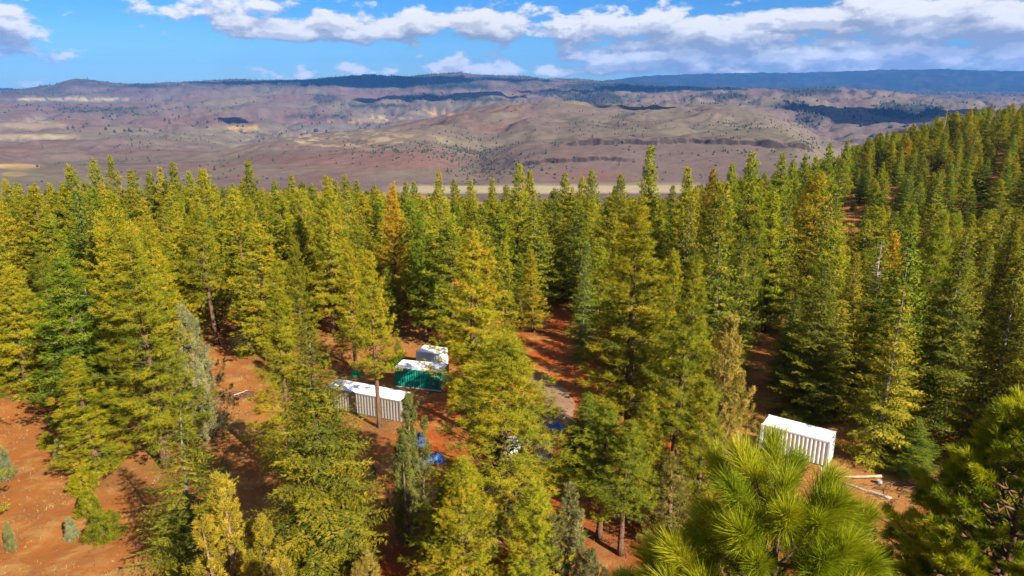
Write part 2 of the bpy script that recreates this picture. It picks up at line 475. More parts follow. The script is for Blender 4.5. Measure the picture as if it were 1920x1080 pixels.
def ground_material():
    m, t, out = new_mat('red_soil')
    tc = t.node('ShaderNodeTexCoord'); P = tc.outputs['Object']
    n1 = t.noise(P, 0.055, 5, 0.6, 0.4)
    n2 = t.noise(P, 0.35, 6, 0.62, 0.3)
    n3 = t.noise(P, 2.6, 5, 0.7)
    n4 = t.noise(P, 14.0, 4, 0.7)
    c = t.ramp(n1, [(0.30, (0.31, 0.125, 0.042)), (0.47, (0.37, 0.145, 0.040)), (0.60, (0.41, 0.19, 0.065)), (0.75, (0.38, 0.22, 0.09))])
    red = t.attr('red').outputs['Fac']
    c = t.mix(red, c, (0.44, 0.088, 0.016))
    dry = t.math('MULTIPLY', t.smooth(n2, 0.48, 0.64), 0.7)
    c = t.mix(dry, c, (0.47, 0.29, 0.12))
    n5 = t.noise(P, 0.16, 5, 0.65, 0.6)
    c = t.mix(t.math('MULTIPLY', t.smooth(n5, 0.55, 0.70), 0.55), c, (0.24, 0.115, 0.055))
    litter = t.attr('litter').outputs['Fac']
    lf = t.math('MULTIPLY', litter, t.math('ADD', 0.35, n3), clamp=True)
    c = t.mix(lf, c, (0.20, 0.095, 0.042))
    c = t.mix(t.math('MULTIPLY', t.smooth(n3, 0.55, 0.72), 0.45), c, (0.22, 0.10, 0.045))
    c = t.mix(t.math('MULTIPLY', t.smooth(n4, 0.56, 0.70), 0.35), c, (0.52, 0.32, 0.16))
    far = t.attr('grassy').outputs['Fac']
    c = t.mix(far, c, t.ramp(n2, [(0.3, (0.20, 0.16, 0.085)), (0.7, (0.34, 0.28, 0.15))]))
    h = t.math('ADD', t.math('MULTIPLY', n3, 0.7), t.math('MULTIPLY', n4, 0.3))
    c = t.mix(1.0, c, (0.80, 0.70, 0.52), 'MULTIPLY')
    principled(t, out, c, 0.95, h, 0.9, 0.12, 0.12)
    return m
M['ground'] = ground_material()
def hills_material():
    m, t, out = new_mat('dry_hills')
    tc = t.node('ShaderNodeTexCoord'); P = tc.outputs['Object']
    base = t.attr('cover').outputs['Color']
    n1 = t.noise(P, 0.03, 8, 0.72)
    n2 = t.noise(P, 0.005, 4, 0.6)
    c = t.mix(0.7, base, t.ramp(n1, [(0.3, (0.46, 0.44, 0.44)), (0.5, (0.67, 0.67, 0.67)), (0.7, (0.85, 0.83, 0.78))]), 'MULTIPLY')
    c = t.mix(0.6, c, t.ramp(n2, [(0.3, (0.85, 0.82, 0.82)), (0.7, (1.12, 1.1, 1.05))]), 'MULTIPLY')
    principled(t, out, c, 1.0, n1, 0.5, 4.0, 0.0)
    return m
M['hills'] = hills_material()
def road_material():
    m, t, out = new_mat('gravel_track')
    tc = t.node('ShaderNodeTexCoord'); P = tc.outputs['Object']
    n1 = t.noise(P, 0.5, 5, 0.6); n2 = t.noise(P, 9.0, 5, 0.7)
    c = t.ramp(n1, [(0.3, (0.24, 0.125, 0.07)), (0.55, (0.285, 0.17, 0.10)), (0.75, (0.31, 0.14, 0.06))])
    c = t.mix(t.math('MULTIPLY', t.smooth(n2, 0.5, 0.7), 0.4), c, (0.34, 0.235, 0.15))
    principled(t, out, c, 0.95, n2, 0.8, 0.04, 0.1)
    return m
M['road'] = road_material()
def paint_mat(name, base, streak, dirt, rough=0.45, spec=0.4, amt=0.5):
    m, t, out = new_mat(name)
    tc = t.node('ShaderNodeTexCoord'); P = tc.outputs['Object']
    mp = t.node('ShaderNodeMapping'); mp.inputs['Scale'].default_value = (3.0, 3.0, 0.25)
    t.l.new(P, mp.inputs[0])
    n1 = t.noise(mp.outputs[0], 2.0, 6, 0.65); n2 = t.noise(P, 1.1, 5, 0.6); n3 = t.noise(P, 6.0, 5, 0.7)
    c = t.mix(t.math('MULTIPLY', t.smooth(n1, 0.5, 0.72), amt), base, streak)
    c = t.mix(t.math('MULTIPLY', t.smooth(n2, 0.55, 0.75), amt * 0.8), c, dirt)
    c = t.mix(t.math('MULTIPLY', t.smooth(n3, 0.64, 0.70), amt), c, dirt)
    principled(t, out, c, rough, n3, 0.15, 0.01, spec)
    return m
M['white_paint'] = paint_mat('white_steel', (0.68, 0.68, 0.64), (0.52, 0.49, 0.43), (0.42, 0.33, 0.24), 0.5, 0.4, 0.38)
M['white_roof'] = paint_mat('white_roof', (0.82, 0.82, 0.80), (0.66, 0.65, 0.62), (0.52, 0.48, 0.42), 0.5, 0.4, 0.35)
M['teal_paint'] = paint_mat('teal_steel', (0.005, 0.21, 0.155), (0.012, 0.16, 0.12), (0.09, 0.14, 0.10), 0.45, 0.4, 0.35)
M['grey_paint'] = paint_mat('grey_steel', (0.25, 0.225, 0.19), (0.18, 0.16, 0.135), (0.20, 0.15, 0.11), 0.6, 0.3, 0.5)
M['dark_steel'] = paint_mat('dark_steel', (0.10, 0.095, 0.09), (0.16, 0.10, 0.06), (0.05, 0.04, 0.035), 0.6, 0.3, 0.5)
M['tarp_blue'] = paint_mat('blue_tarp', (0.03, 0.13, 0.42), (0.05, 0.19, 0.50), (0.12, 0.17, 0.30), 0.4, 0.5, 0.5)
M['tarp_green'] = paint_mat('green_tarp', (0.01, 0.22, 0.06), (0.02, 0.16, 0.05), (0.05, 0.12, 0.05), 0.4, 0.5, 0.4)
M['black'] = paint_mat('black_plastic', (0.012, 0.012, 0.013), (0.02, 0.02, 0.02), (0.05, 0.035, 0.025), 0.45, 0.5, 0.4)
M['glass_dark'] = paint_mat('tinted_glass', (0.03, 0.04, 0.05), (0.05, 0.06, 0.07), (0.09, 0.08, 0.07), 0.12, 0.7, 0.3)
M['yellow'] = paint_mat('yellow_mark', (0.62, 0.50, 0.03), (0.5, 0.4, 0.05), (0.3, 0.3, 0.05), 0.6, 0.3, 0.3)
M['rock'] = paint_mat('basalt', (0.15, 0.095, 0.065), (0.22, 0.13, 0.085), (0.28, 0.16, 0.10), 0.95, 0.1, 0.6)
M['dry_grass'] = foliage_mat('dry_grass', [(0.0, (0.18, 0.12, 0.05)), (0.5, (0.36, 0.25, 0.10)), (1.0, (0.48, 0.36, 0.16))], 0.2)
M['shrub_far'] = foliage_mat('far_juniper', [(0.0, (0.020, 0.030, 0.026)), (0.5, (0.036, 0.046, 0.034)), (1.0, (0.065, 0.068, 0.045))], 0.1)

# ------------------------------------------------------------------ where the trees stand (world positions)
TREES = []        # dict: kind, x, y, z, H, width, label, color, hi
def top_height(x, y, py):
    v = (CY - py) / F_PX
    return CAM_Z + y * (v * CP - SP) / (CP + v * SP)
FEET = {(408, 648), (712, 802), (1637, 866), (1122, 1012), (1163, 1042), (1000, 624), (625, 627), (466, 662), (52, 738), (112, 716), (747, 690), (1668, 872), (1702, 886)}      # trunks whose foot the photograph shows
def tree_B(kind, xb, yb, yt, label, wid=1.0, color=(1, 1, 1), hi=True, cat=None, hid=None):
    p = ground_at(xb, yb)
    H = top_height(p.x, p.y, yt) - p.z
    if (xb, yb) not in FEET:          # the foot is hidden: xb is where the middle of the crown stands
        mx, _, _ = project((p.x, p.y, p.z + 0.5 * H))
        p = ground_at(2 * xb - mx, yb)
        H = top_height(p.x, p.y, yt) - p.z
    TREES.append(dict(kind=kind, x=p.x, y=p.y, z=p.z, H=H, w=wid, label=label, color=color, hi=hi, hand=True))
def tree_T(kind, xt, yt, r, label, wid=1.0, color=(1, 1, 1), hi=False):
    d = ray(xt, yt); h = math.hypot(d[0], d[1])
    x, y = d[0] / h * r, d[1] / h * r
    z = hz(x, y); H = CAM_Z + r * d[2] / h - z
    TREES.append(dict(kind=kind, x=x, y=y, z=z, H=H, w=wid, label=label, color=color, hi=hi, hand=True))

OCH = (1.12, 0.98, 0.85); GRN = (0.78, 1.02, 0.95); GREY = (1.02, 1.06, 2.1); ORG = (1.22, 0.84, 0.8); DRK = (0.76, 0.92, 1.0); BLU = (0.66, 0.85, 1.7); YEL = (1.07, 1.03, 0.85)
# near and distinctive trees: foot in the picture, row of the tip
tree_B('pine_mid', 52, 738, 505, 'layered pine at the upper edge of the bare slope, left edge of the photo', 1.51, YEL)
tree_B('pine_mid', 112, 716, 478, 'layered pine with a thin dark trunk above the bare slope, second from left edge', 1.34)
tree_B('pine_slim', 168, 900, 672, 'short bushy pine standing alone on the bare orange slope at lower left', 1.71, YEL)
tree_B('pine_full', 278, 878, 428, 'tall yellow-green pine behind the lower left clearing, trunk showing low down', 1.45, YEL)
tree_B('juniper_full', 372, 826, 575, 'tall grey-green juniper beside the mid left clearing, long shadow at its foot', 1.16, GREY)
tree_B('fir_open', 345, 1072, 770, 'open layered young fir with visible grey trunk at lower left', 1.44, YEL)
tree_B('juniper_spire', 432, 1170, 898, 'ochre juniper with several pointed spires at the bottom edge, left of centre', 1.36, (1.15, 0.98, 0.38))
tree_B('juniper_spire', 505, 1200, 968, 'smaller ochre juniper spire at the bottom edge, beside the larger ochre one', 1.18, (1.15, 0.98, 0.38))
tree_B('pine_slim', 533, 905, 505, 'slender tall pine just left of the dense fir beside the grey container', 1.29, YEL)
tree_B('fir_full', 592, 1066, 606, 'dense golden-green fir in front of the left end of the grey container', 1.45, (1.12, 1.0, 0.8))
tree_B('juniper_spire', 765, 1015, 738, 'slim pale juniper spire in front of the right end of the grey container', 1.05, (0.95, 1.0, 1.0))
tree_B('pine_tall', 712, 802, 470, 'pine with a bare dark trunk standing right before the grey container', 0.95, YEL)
tree_B('pine_full', 625, 627, 330, 'big broad pine with a red lower trunk above the patch of red soil', 1.16)
tree_B('pine_full', 735, 606, 342, 'pine with a rusty orange dying crown left of centre', 0.95, ORG)
tree_B('pine_full', 795, 640, 396, 'dark green pine standing behind the small white container', 0.93, GRN)
tree_B('pine_full', 884, 812, 436, 'tall central pine with long bare trunk right of the teal container', 1.38, YEL)
tree_B('pine_fine', 945, 1012, 628, 'broad fine-leaved tree at lower centre hiding the white vehicle', 2.10, (1.02, 1.0, 0.95))
tree_B('juniper_spire', 1062, 1130, 900, 'grey-olive juniper spire at the bottom edge right of centre', 1.12, (0.86, 0.85, 1.3))
tree_B('pine_full', 1190, 850, 372, 'tallest golden-yellow pine right of the red clearing', 1.61, (1.15, 1.03, 0.8))
tree_B('fir_slim', 1094, 678, 452, 'slim bluish fir at the right side of the red clearing', 0.95, BLU)
tree_B('pine_full', 1272, 905, 480, 'scraggly pine with a dark trunk and bare twigs left of the near pine top', 1.05, (0.95, 1.0, 0.9))
tree_B('juniper_full', 1352, 905, 598, 'ochre juniper with reddish trunk left of the right-hand white container', 1.16, (1.15, 0.97, 0.8))
tree_B('pine_tall', 1122, 1012, 748, 'thin pine with bare trunk on the red soil at bottom, left of the pair', 1.12, (0.9, 1, 1))
tree_B('pine_tall', 1163, 1042, 785, 'thin pine with bare trunk on the red soil at bottom, right of the pair', 1.12, (0.9, 1, 1))
tree_B('fir_full', 1092, 905, 735, 'small bright green fir beside the gravel track at centre right', 1.32, (0.85, 1.1, 0.9))
tree_B('fir_full', 1525, 782, 492, 'wide fir rising directly behind the right-hand white container', 1.36, (0.95, 0.95, 0.9))
tree_B('fir_open', 1637, 866, 536, 'fir with a pale sunlit trunk just right of the right-hand white container', 1.31, YEL)
tree_B('fir_full', 1590, 745, 470, 'golden fir behind and right of the right-hand white container', 1.03, (1.12, .98, .8))
tree_B('fir_full', 1775, 800, 425, 'large fir with dark lower trunks at the right, beyond the log', 1.23, (0.92, 0.95, 0.9))
tree_B('fir_full', 1862, 760, 408, 'tall fir with orange-tinged tip near the right edge', 0.92, (1.2, .95, .8))
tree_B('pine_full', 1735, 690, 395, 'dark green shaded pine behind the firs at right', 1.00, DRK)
tree_B('fir_open', 1668, 872, 752, 'young see-through fir right of the sunlit trunk', 1.03, (0.95, 1.05, 1))
tree_B('fir_full', 1702, 886, 778, 'small bushy young fir on the shaded slope beyond the log', 1.26, (0.9, 1.08, 1))
tree_B('pine_slim', 1000, 624, 468, 'thin pine clump with orange tinge and several bare stems above the red clearing', 1.32, (1.1, 0.95, 0.9))
tree_B('fir_slim', 747, 690, 640, 'tiny young conifer standing behind the teal container', 1.25, (0.9, 1.1, 0.9))
tree_B('pine_tall', 408, 648, 372, 'pine with a leaning bare trunk at the top of the mid left clearing', 1.12, YEL)
tree_B('juniper_full', 466, 662, 600, 'small grey juniper at the top of the mid left clearing', 1.36, GREY)
tree_B('juniper_spire', 690, 1125, 1035, 'little ochre juniper tip at the bottom edge below the dense fir', 1.06, (1.2, 1.0, 0.8))
tree_B('juniper_spire', 1108, 1180, 1035, 'small grey juniper tip at the bottom edge beside the grey-olive spire', 1.06, (0.86, 0.85, 1.3))
tree_B('pine_mid', 832, 1100, 900, 'young yellow-green pine at the bottom edge left of centre', 1.23, (1.0, 1.05, 0.9))
tree_B('pine_full', 1345, 640, 378, 'full green pine between the golden pine and the shaded forest floor', 1.00, (.95, 1.03, .9))
tree_B('pine_tall', 1410, 640, 395, 'tall pine with pale stem beside the shaded forest floor', 1.00, (.95, 1.03, .9))
tree_B('pine_full', 200, 690, 398, 'full yellow pine in the mass above the lone bushy pine', 1.05, YEL)
tree_B('pine_full', 470, 600, 372, 'full pine behind the small grey juniper', 0.93, YEL)
tree_B('pine_full', 660, 690, 455, 'pine crowding over the far side of the grey container', 1.00, YEL)
tree_B('pine_fine', 868, 1150, 862, 'yellow-green bushy tree at the bottom edge below the broad fine-leaved tree', 1.2, YEL)
tree_B('pine_mid', 1000, 1140, 905, 'low green pine at the bottom edge left of the grey-olive spire', 1.2, (0.95, 1.03, 0.9))
tree_B('juniper_full', 1258, 1030, 860, 'ochre bushy juniper with bare pale branches left of the closest pine top', 1.3, (1.1, 0.97, 0.85))
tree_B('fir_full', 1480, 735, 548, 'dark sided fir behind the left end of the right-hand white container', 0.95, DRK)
tree_B('fir_full', 1830, 700, 452, 'middle-height fir between the large fir and the orange-tipped one', 0.9, (1.0, 1.0, 0.9))
tree_B('pine_full', 1262, 760, 470, 'green pine close behind the scraggly dark-trunked pine', 0.85, (0.95, 1.03, 0.9))
tree_B('pine_full', 300, 700, 415, 'yellow pine left of the tall grey-green juniper', 0.95, YEL)
tree_B('pine_full', 560, 690, 440, 'pine rising behind the slender tall pine at centre left', 0.85, YEL)
tree_B('pine_mid', 1318, 985, 712, 'full green pine between the scraggly pine and the closest pine top', 1.25, (0.98, 1.02, 0.9))
tree_B('pine_mid', 1218, 965, 742, 'bushy yellow pine under the tallest golden-yellow pine', 1.2, YEL)
# skyline row: tip in the picture and distance
SKY_LIST = [(5, 337, 165), (34, 343, 190), (62, 347, 205), (98, 345, 175), (125, 312, 150), (170, 297, 190), (212, 291, 195), (245, 317, 185), (282, 321, 195), (297, 316, 190),
 (318, 304, 185), (352, 322, 190), (372, 317, 170), (386, 319, 150), (440, 343, 210), (456, 337, 200), (475, 301, 150), (512, 338, 205), (543, 329, 190),
 (566, 340, 195), (583, 345, 190), (628, 338, 170), (650, 327, 180), (666, 339, 200), (697, 347, 180), (760, 341, 190), (778, 340, 185), (820, 321, 175),
 (855, 338, 190), (888, 336, 170), (923, 335, 175), (948, 345, 200), (968, 307, 140), (995, 319, 160), (1035, 352, 170), (1058, 324, 165), (1075, 352, 190), (1088, 331, 180),
 (1112, 321, 160), (1150, 348, 180), (1163, 326, 175), (1218, 277, 125), (1258, 348, 190), (1298, 314, 120), (1340, 318, 170), (1382, 307, 160),
 (1420, 289, 120), (1470, 288, 170), (1493, 300, 180), (1510, 291, 190), (1532, 294, 200), (1560, 270, 230), (1586, 262, 260)]
SIDE = ['left edge', 'far left', 'left', 'left of centre', 'centre left', 'centre', 'centre right', 'right of centre', 'right']
for i, (xt, yt, r) in enumerate(SKY_LIST):
    kind = 'pine_full' if i % 3 else 'pine_slim'
    lab = None
    if (xt, yt) == (1218, 277): lab, kind = 'tallest spire-topped pine on the skyline, standing alone above the pale field', 'pine_slim'
    if (xt, yt) == (1420, 289): lab, kind = 'broad tall pine on the skyline right of the tallest spire', 'pine_full'
    if (xt, yt) == (212, 291): lab, kind = 'thin-crowned brownish pine poking highest above the left skyline', 'pine_tall'
    if (xt, yt) == (968, 307): lab = 'twin-topped pine in front of the pale field, taller of the centre skyline'
    if (xt, yt) == (475, 301): lab = 'high pointed pine standing clear of the left skyline, right of its group'
    if (xt, yt) == (1340, 318): lab = 'skyline pine with a reddish dead tip right of the tallest spire'
    col = [YEL, (1.0, 1.0, 0.9), (0.95, 1.02, 0.95)][i % 3]
    if xt > 1300: col = (0.85, 1.0, 1.0)
    if xt == 1340: col = (1.15, 0.85, 0.9)
    tree_T(kind, xt, yt, r, lab, {'pine_slim': 1.12, 'pine_full': 1.0, 'pine_tall': 0.85}[kind], col)
NHAND = len(TREES)

# pixels that stay open in the photograph: clearings, track, containers
OPEN = [(-50, 752, 98, 1085), (98, 930, 262, 1085), (388, 652, 470, 850), (420, 845, 486, 905), (588, 612, 640, 672), (560, 640, 822, 800),
        (655, 850, 705, 960), (975, 615, 1085, 800), (1392, 640, 1446, 800), (1425, 775, 1640, 990), (1560, 870, 1770, 1010), (1072, 880, 1205, 1060),
        (1030, 550, 1062, 610), (1574, 378, 1612, 408), (1664, 352, 1684, 368), (1850, 322, 1872, 336), (985, 790, 1060, 870)]
SKYLINE = [(-60, 352), (0, 350), (100, 342), (450, 347), (700, 352), (775, 362), (900, 368), (1000, 368), (1280, 366), (1300, 350), (1330, 338), (1500, 312), (1560, 290), (1590, 276), (1640, 252), (1700, 236), (1760, 216), (1800, 203), (1850, 192), (1920, 186), (2100, 175)]
SUNNY = [ground_at(*p) + Vector((0, 0, 1.5)) for p in [(795, 690), (770, 725), (1010, 640), (1050, 690), (1530, 850), (1560, 850), (430, 700), (615, 640), (1030, 740)]]      # spots the photograph shows in full sun
def auto_fill():
    pts = [(t['x'], t['y'], 2.6 + 0.02 * t['H']) for t in TREES]
    grid = {}
    def key(x, y): return (int(x // 8), int(y // 8))
    for p in pts: grid.setdefault(key(p[0], p[1]), []).append(p)
    rs = random.Random(5)
    n = 0
    for k in range(26000):
        r = math.sqrt(rs.uniform(60 ** 2, 460 ** 2)); a = rs.uniform(-0.76, 0.76)
        x, y = r * math.sin(a), r * math.cos(a)
        xr = x - 0.2 * y
        if r > 250 and x < 40: continue
        if r > 455 or (r > 330 and x < 90): continue
        sp = 5.0 if r < 120 else (5.1 if r < 225 else 5.3)
        ok = True
        kx, ky = key(x, y)
        for i in (-1, 0, 1):
            for j in (-1, 0, 1):
                for q in grid.get((kx + i, ky + j), ()):
                    if (q[0] - x) ** 2 + (q[1] - y) ** 2 < (sp * 0.5 + q[2] * 0.55) ** 2: ok = False; break
                if not ok: break
            if not ok: break
        if not ok: continue
        if float(pnoise(np.array([x / 16.0]), np.array([y / 16.0]))[0]) < -0.34 - 0.2 * (r > 160): continue
        z = hz(x, y)
        right = x > 25
        H = rs.gauss(17.0, 4.6) if r < 225 else rs.gauss(13.0, 2.8)
        if rs.random() < 0.2: H *= rs.uniform(0.45, 0.75)
        H = min(max(H, 6), 25)
        if right: kind = rs.choice(['fir_full', 'pine_full', 'fir_full', 'pine_full', 'pine_slim', 'fir_slim'])
        else: kind = rs.choice(['pine_full', 'pine_full', 'pine_full', 'pine_slim', 'pine_tall', 'fir_full', 'pine_slim'])
        if r < 66 and abs(a) < 0.7: continue
        hw = 0.16 * H
        bad = False
        xt, yt, _ = project((x, y, z + H))
        sk = float(np.interp(xt, [p[0] for p in SKYLINE], [p[1] for p in SKYLINE])) + abs(rs.gauss(0, 11))
        if r < 225: sk = max(sk, float(np.interp(xt, [1500, 1560, 1600, 1650, 1750, 1850, 1960], [280, 335, 372, 380, 378, 388, 385])) + abs(rs.gauss(0, 10)) if xt > 1500 else sk)
        if yt < sk:
            H = top_height(x, y, sk) - z
            if H < 9: continue
            hw = 0.13 * H
        for f in (0.0, 0.12, 0.3, 0.5, 0.7, 0.9):
            wv = 0.4 if f < 0.1 else hw * (1 - 0.8 * f)
            for s in (-1, 0, 1):
                qx, qy, _ = project((x + s * wv, y, z + H * f))
                for (x0, y0, x1, y1) in OPEN:
                    if x0 < qx < x1 and y0 < qy < y1: bad = True
        for q in SUNNY:
            vx, vy = x - q.x, y - q.y
            s_ = -(vx * SHADOW.x + vy * SHADOW.y)
            if s_ > 0 and abs(vx * SHADOW.y - vy * SHADOW.x) < 0.15 * H + 0.8 and q.z + s_ * math.tan(SUN_EL) < z + H: bad = True
        if bad: continue
        grid.setdefault((kx, ky), []).append((x, y, sp * 0.95))
        c = rs.random()
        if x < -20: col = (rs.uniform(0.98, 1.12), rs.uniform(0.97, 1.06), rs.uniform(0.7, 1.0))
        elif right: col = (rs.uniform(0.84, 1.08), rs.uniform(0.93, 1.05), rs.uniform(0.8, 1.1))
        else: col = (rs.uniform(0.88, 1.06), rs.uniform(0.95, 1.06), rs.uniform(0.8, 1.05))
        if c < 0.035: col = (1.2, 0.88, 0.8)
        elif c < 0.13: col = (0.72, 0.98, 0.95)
        TREES.append(dict(kind=kind, x=x, y=y, z=z, H=H, w=rs.uniform(0.92, 1.5), label=None, color=col, hi=False, hand=False))
        n += 1
    return n
auto_fill()

def visible_share():
    """how much of each tree shows: a coarse picture painted from near to far"""
    S = 4.0
    buf = -np.ones((int(1080 / S), int(1920 / S)), int)
    order = sorted(range(len(TREES)), key=lambda i: math.hypot(TREES[i]['x'], TREES[i]['y']))
    for i in order:
        t = TREES[i]
        x0, y0, d = project((t['x'], t['y'], t['z'] + 0.15 * t['H'])); x1, y1, _ = project((t['x'], t['y'], t['z'] + t['H']))
        hw = 0.17 * t['H'] * t['w'] * F_PX / d
        for yy in range(max(0, int(y1 / S)), min(buf.shape[0] - 1, int(y0 / S)) + 1):
            f = min(max((yy * S - y1) / max(y0 - y1, 1), 0), 1)
            w = hw * (0.1 + 0.9 * min(1, f * 1.25)) * 0.9
            a, b = int((x1 - w) / S), int((x1 + w) / S) + 1
            a, b = max(a, 0), min(b, buf.shape[1])
            if b > a:
                seg = buf[yy, a:b]; seg[seg < 0] = i
    cnt = np.bincount(buf[buf >= 0].ravel(), minlength=len(TREES))
    return cnt
VIS = visible_share()

# ------------------------------------------------------------------ ground and hills
def in_columns(n_in, n_out, lim=0.80):
    a = np.linspace(-lim, lim, n_in, endpoint=False)
    b = np.linspace(lim, 2 * math.pi - lim, n_out, endpoint=False)
    return np.concatenate([a, b])
def polar(azs, rs, center=False):
    A, R = np.meshgrid(azs, rs)
    X = R * np.sin(A); Y = R * np.cos(A)
    return X, Y
def polar_faces(nr, na):
    i = np.arange(nr - 1)[:, None] * na; j = np.arange(na)[None, :]; j2 = (j + 1) % na
    return np.stack([i + j, i + na + j, i + na + j2, i + j2], -1).reshape(-1, 4)[:, ::-1]
R_SPLIT = 720.0
az_g = in_columns(420, 70)
rs_g = np.concatenate([np.linspace(0.5, 26, 8, endpoint=False), np.arange(26, 120, 0.5), np.geomspace(120, R_SPLIT, 110)])
X, Y = polar(az_g, rs_g)
Zg = height(X, Y)
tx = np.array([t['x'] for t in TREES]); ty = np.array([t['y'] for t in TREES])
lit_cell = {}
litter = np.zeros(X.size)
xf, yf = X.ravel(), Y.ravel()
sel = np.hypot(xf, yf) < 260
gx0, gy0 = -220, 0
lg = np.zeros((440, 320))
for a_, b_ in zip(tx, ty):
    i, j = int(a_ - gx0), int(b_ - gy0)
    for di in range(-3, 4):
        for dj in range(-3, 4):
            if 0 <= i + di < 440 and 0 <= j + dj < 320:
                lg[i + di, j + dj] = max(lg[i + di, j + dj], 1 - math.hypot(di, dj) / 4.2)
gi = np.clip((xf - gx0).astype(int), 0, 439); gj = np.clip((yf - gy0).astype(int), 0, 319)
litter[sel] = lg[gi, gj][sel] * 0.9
red = np.clip(sstep(-16, -6, xf) * (1 - sstep(14, 24, xf)) * (1 - sstep(110, 150, yf)) * (0.72 + 0.9 * fbm(xf / 9, yf / 9, 3)) + 0.12 * fbm(xf / 14 + 4, yf / 14, 3), 0, 0.95)
grassy = sstep(240, 420, np.hypot(xf, yf))
gm = mesh_np('ground', np.stack([xf, yf, Zg.ravel()], 1), polar_faces(len(rs_g), len(az_g)), True, dict(litter=litter, red=red, grassy=grassy), M['ground'])
ground = tag(new_obj('ground', gm), kind='structure')

def land_cover(x, y, z):
    r = np.hypot(x, y)
    d = np.maximum(y * CP - (z - CAM_Z) * SP, 1)
    px = CX + F_PX * x / d; py = CY - F_PX * (y * SP + (z - CAM_Z) * CP) / d
    n1 = fbm(x / 500, y / 500, 5, 0.55); n2 = fbm(x / 160 + 5, y / 160, 4, 0.55); n3 = fbm(x / 1300 + 2, y / 1300 - 4, 4)
    n4 = fbm(x / 60 - 3, y / 25, 3)
    mauve = np.array([0.158, 0.114, 0.098]); tan = np.array([0.186, 0.150, 0.108]); red_ = np.array([0.168, 0.094, 0.076])
    olive = np.array([0.165, 0.142, 0.090]); pale = np.array([0.50, 0.41, 0.24]); forest = np.array([0.016, 0.026, 0.028]); gold = np.array([0.55, 0.36, 0.13])  # forest is the wood colour and also paints cloud shadow on the hills
    c = np.repeat(mauve[None], x.size, 0)
    def lay(col, f):
        f = np.clip(f, 0, 1)[:, None]
        return c * (1 - f) + col * f
    c = lay(tan, sstep(-0.15, 0.45, n1 + 0.5 * n3) * 0.65)
    c = lay(red_, sstep(0.0, 0.4, -n3 + 0.5 * n2) * 0.7 * (1 - sstep(900, 1200, px)))
    c = lay(olive, sstep(0.0, 0.5, n2 * 0.4 + n3) * 0.5)
    plateau = sstep(950, 1080, px) * (1 - sstep(1480, 1540, px)) * sstep(1800, 1900, r) * (1 - sstep(3600, 4200, r))
    c = lay(tan * 0.9, plateau * 0.4); c = lay(olive * 1.05, plateau * sstep(0, 0.3, n4) * 0.3)
    streak = sstep(0.05, 0.3, n4 + 0.4 * n2) * np.exp(-(((px - 640) / 170) ** 2 + ((py - 262) / 17) ** 2))
    c = lay(pale * 0.9, streak * 0.7)
    def patch(col, x0, y0, wx, wy, k=0.9, rmin=0, rmax=1e9, soft=0.35):
        q = np.sqrt(((px - x0) / wx) ** 2 + ((py - y0) / wy) ** 2) + 0.22 * n2 + 0.12 * n4
        return lay(col, (1 - sstep(1 - soft, 1 + soft, q)) * k * (r > rmin) * (r < rmax))
    def dark(*a, **k): return patch(forest, *a, **k)
    c = lay(pale * 0.95, sstep(700, 790, px) * (1 - sstep(1290, 1340, px)) * sstep(1250, 1300, r) * (1 - sstep(1435, 1455, r)) * 0.8)
    c = patch(gold, 30, 312, 48, 4.5); c = patch(gold * 0.9, 28, 326, 22, 5, 0.6); c = patch(olive, 45, 322, 60, 12, 0.5)
    c = patch(pale, 130, 186, 110, 3, 0.85); c = patch(pale * 0.85, 40, 256, 90, 5, 0.6); c = patch(pale * 0.8, 60, 234, 70, 7, 0.5)
    c = patch(olive * 1.2, 430, 243, 60, 8, 0.7); c = patch(gold, 455, 240, 28, 4.5, 0.85)
    c = patch(pale * 0.9, 725, 222, 40, 2.5, 0.8); c = patch(gold * 0.9, 820, 212, 28, 3.5, 0.8); c = patch(gold * .8, 680, 227, 70, 2, 0.6); c = patch(pale * .8, 660, 158, 22, 2.5, .8)
    c = patch(np.array([0.16, 0.15, 0.15]), 640, 240, 110, 9, 0.6, 4000); c = patch(red_ * 1.05, 380, 225, 110, 14, 0.7)
    c = patch(red_ * 1.1, 700, 300, 180, 16, 0.7, 0, 2000); c = patch(red_ * 1.1, 1100, 330, 90, 14, 0.7, 0, 1800)
    # woods on the far ridges, with cloud shadow painted in among them
    c = dark(720, 152, 175, 10, rmin=9000); c = dark(860, 163, 70, 5, rmin=8000); c = dark(560, 155, 90, 5, rmin=9000); c = dark(272, 161, 34, 4, rmin=9000)  # the long ridge band is wood with cloud shadow put into its colour
    c = dark(800, 180, 45, 6, k=.85, rmin=6000); c = dark(900, 186, 60, 4, k=.8, rmin=6000); c = dark(700, 198, 60, 3, k=.8, rmin=5000); c = dark(590, 218, 60, 4, k=.7, rmin=4500)
    c = dark(610, 185, 25, 10, k=.6, rmin=6000); c = dark(905, 148, 40, 4, rmin=12000); c = dark(1030, 173, 40, 6, k=.8, rmin=7000); c = dark(1110, 185, 55, 14, k=.8, rmin=5500)
    c = dark(1135, 163, 90, 7, k=.85, rmin=8000); c = dark(1240, 168, 120, 8, k=.85, rmin=8000); c = dark(1350, 180, 60, 6, k=.6, rmin=5500); c = dark(1520, 171, 60, 9, k=.85, rmin=6500)
    c = dark(1700, 208, 65, 14, k=.92, rmin=4000); c = dark(1520, 222, 28, 14, k=.65, rmin=3600); c = dark(1480, 196, 50, 8, k=.5, rmin=4000)  # first patch is a cloud shadow painted in the forest colour
    c = dark(190, 205, 90, 7, k=.35, rmin=5000); c = dark(230, 213, 60, 4, k=.5, rmin=5000)
    c = lay(forest, sstep(9500, 11500, r) * sstep(-0.15, 0.25, n1 + 0.2) * 0.55)
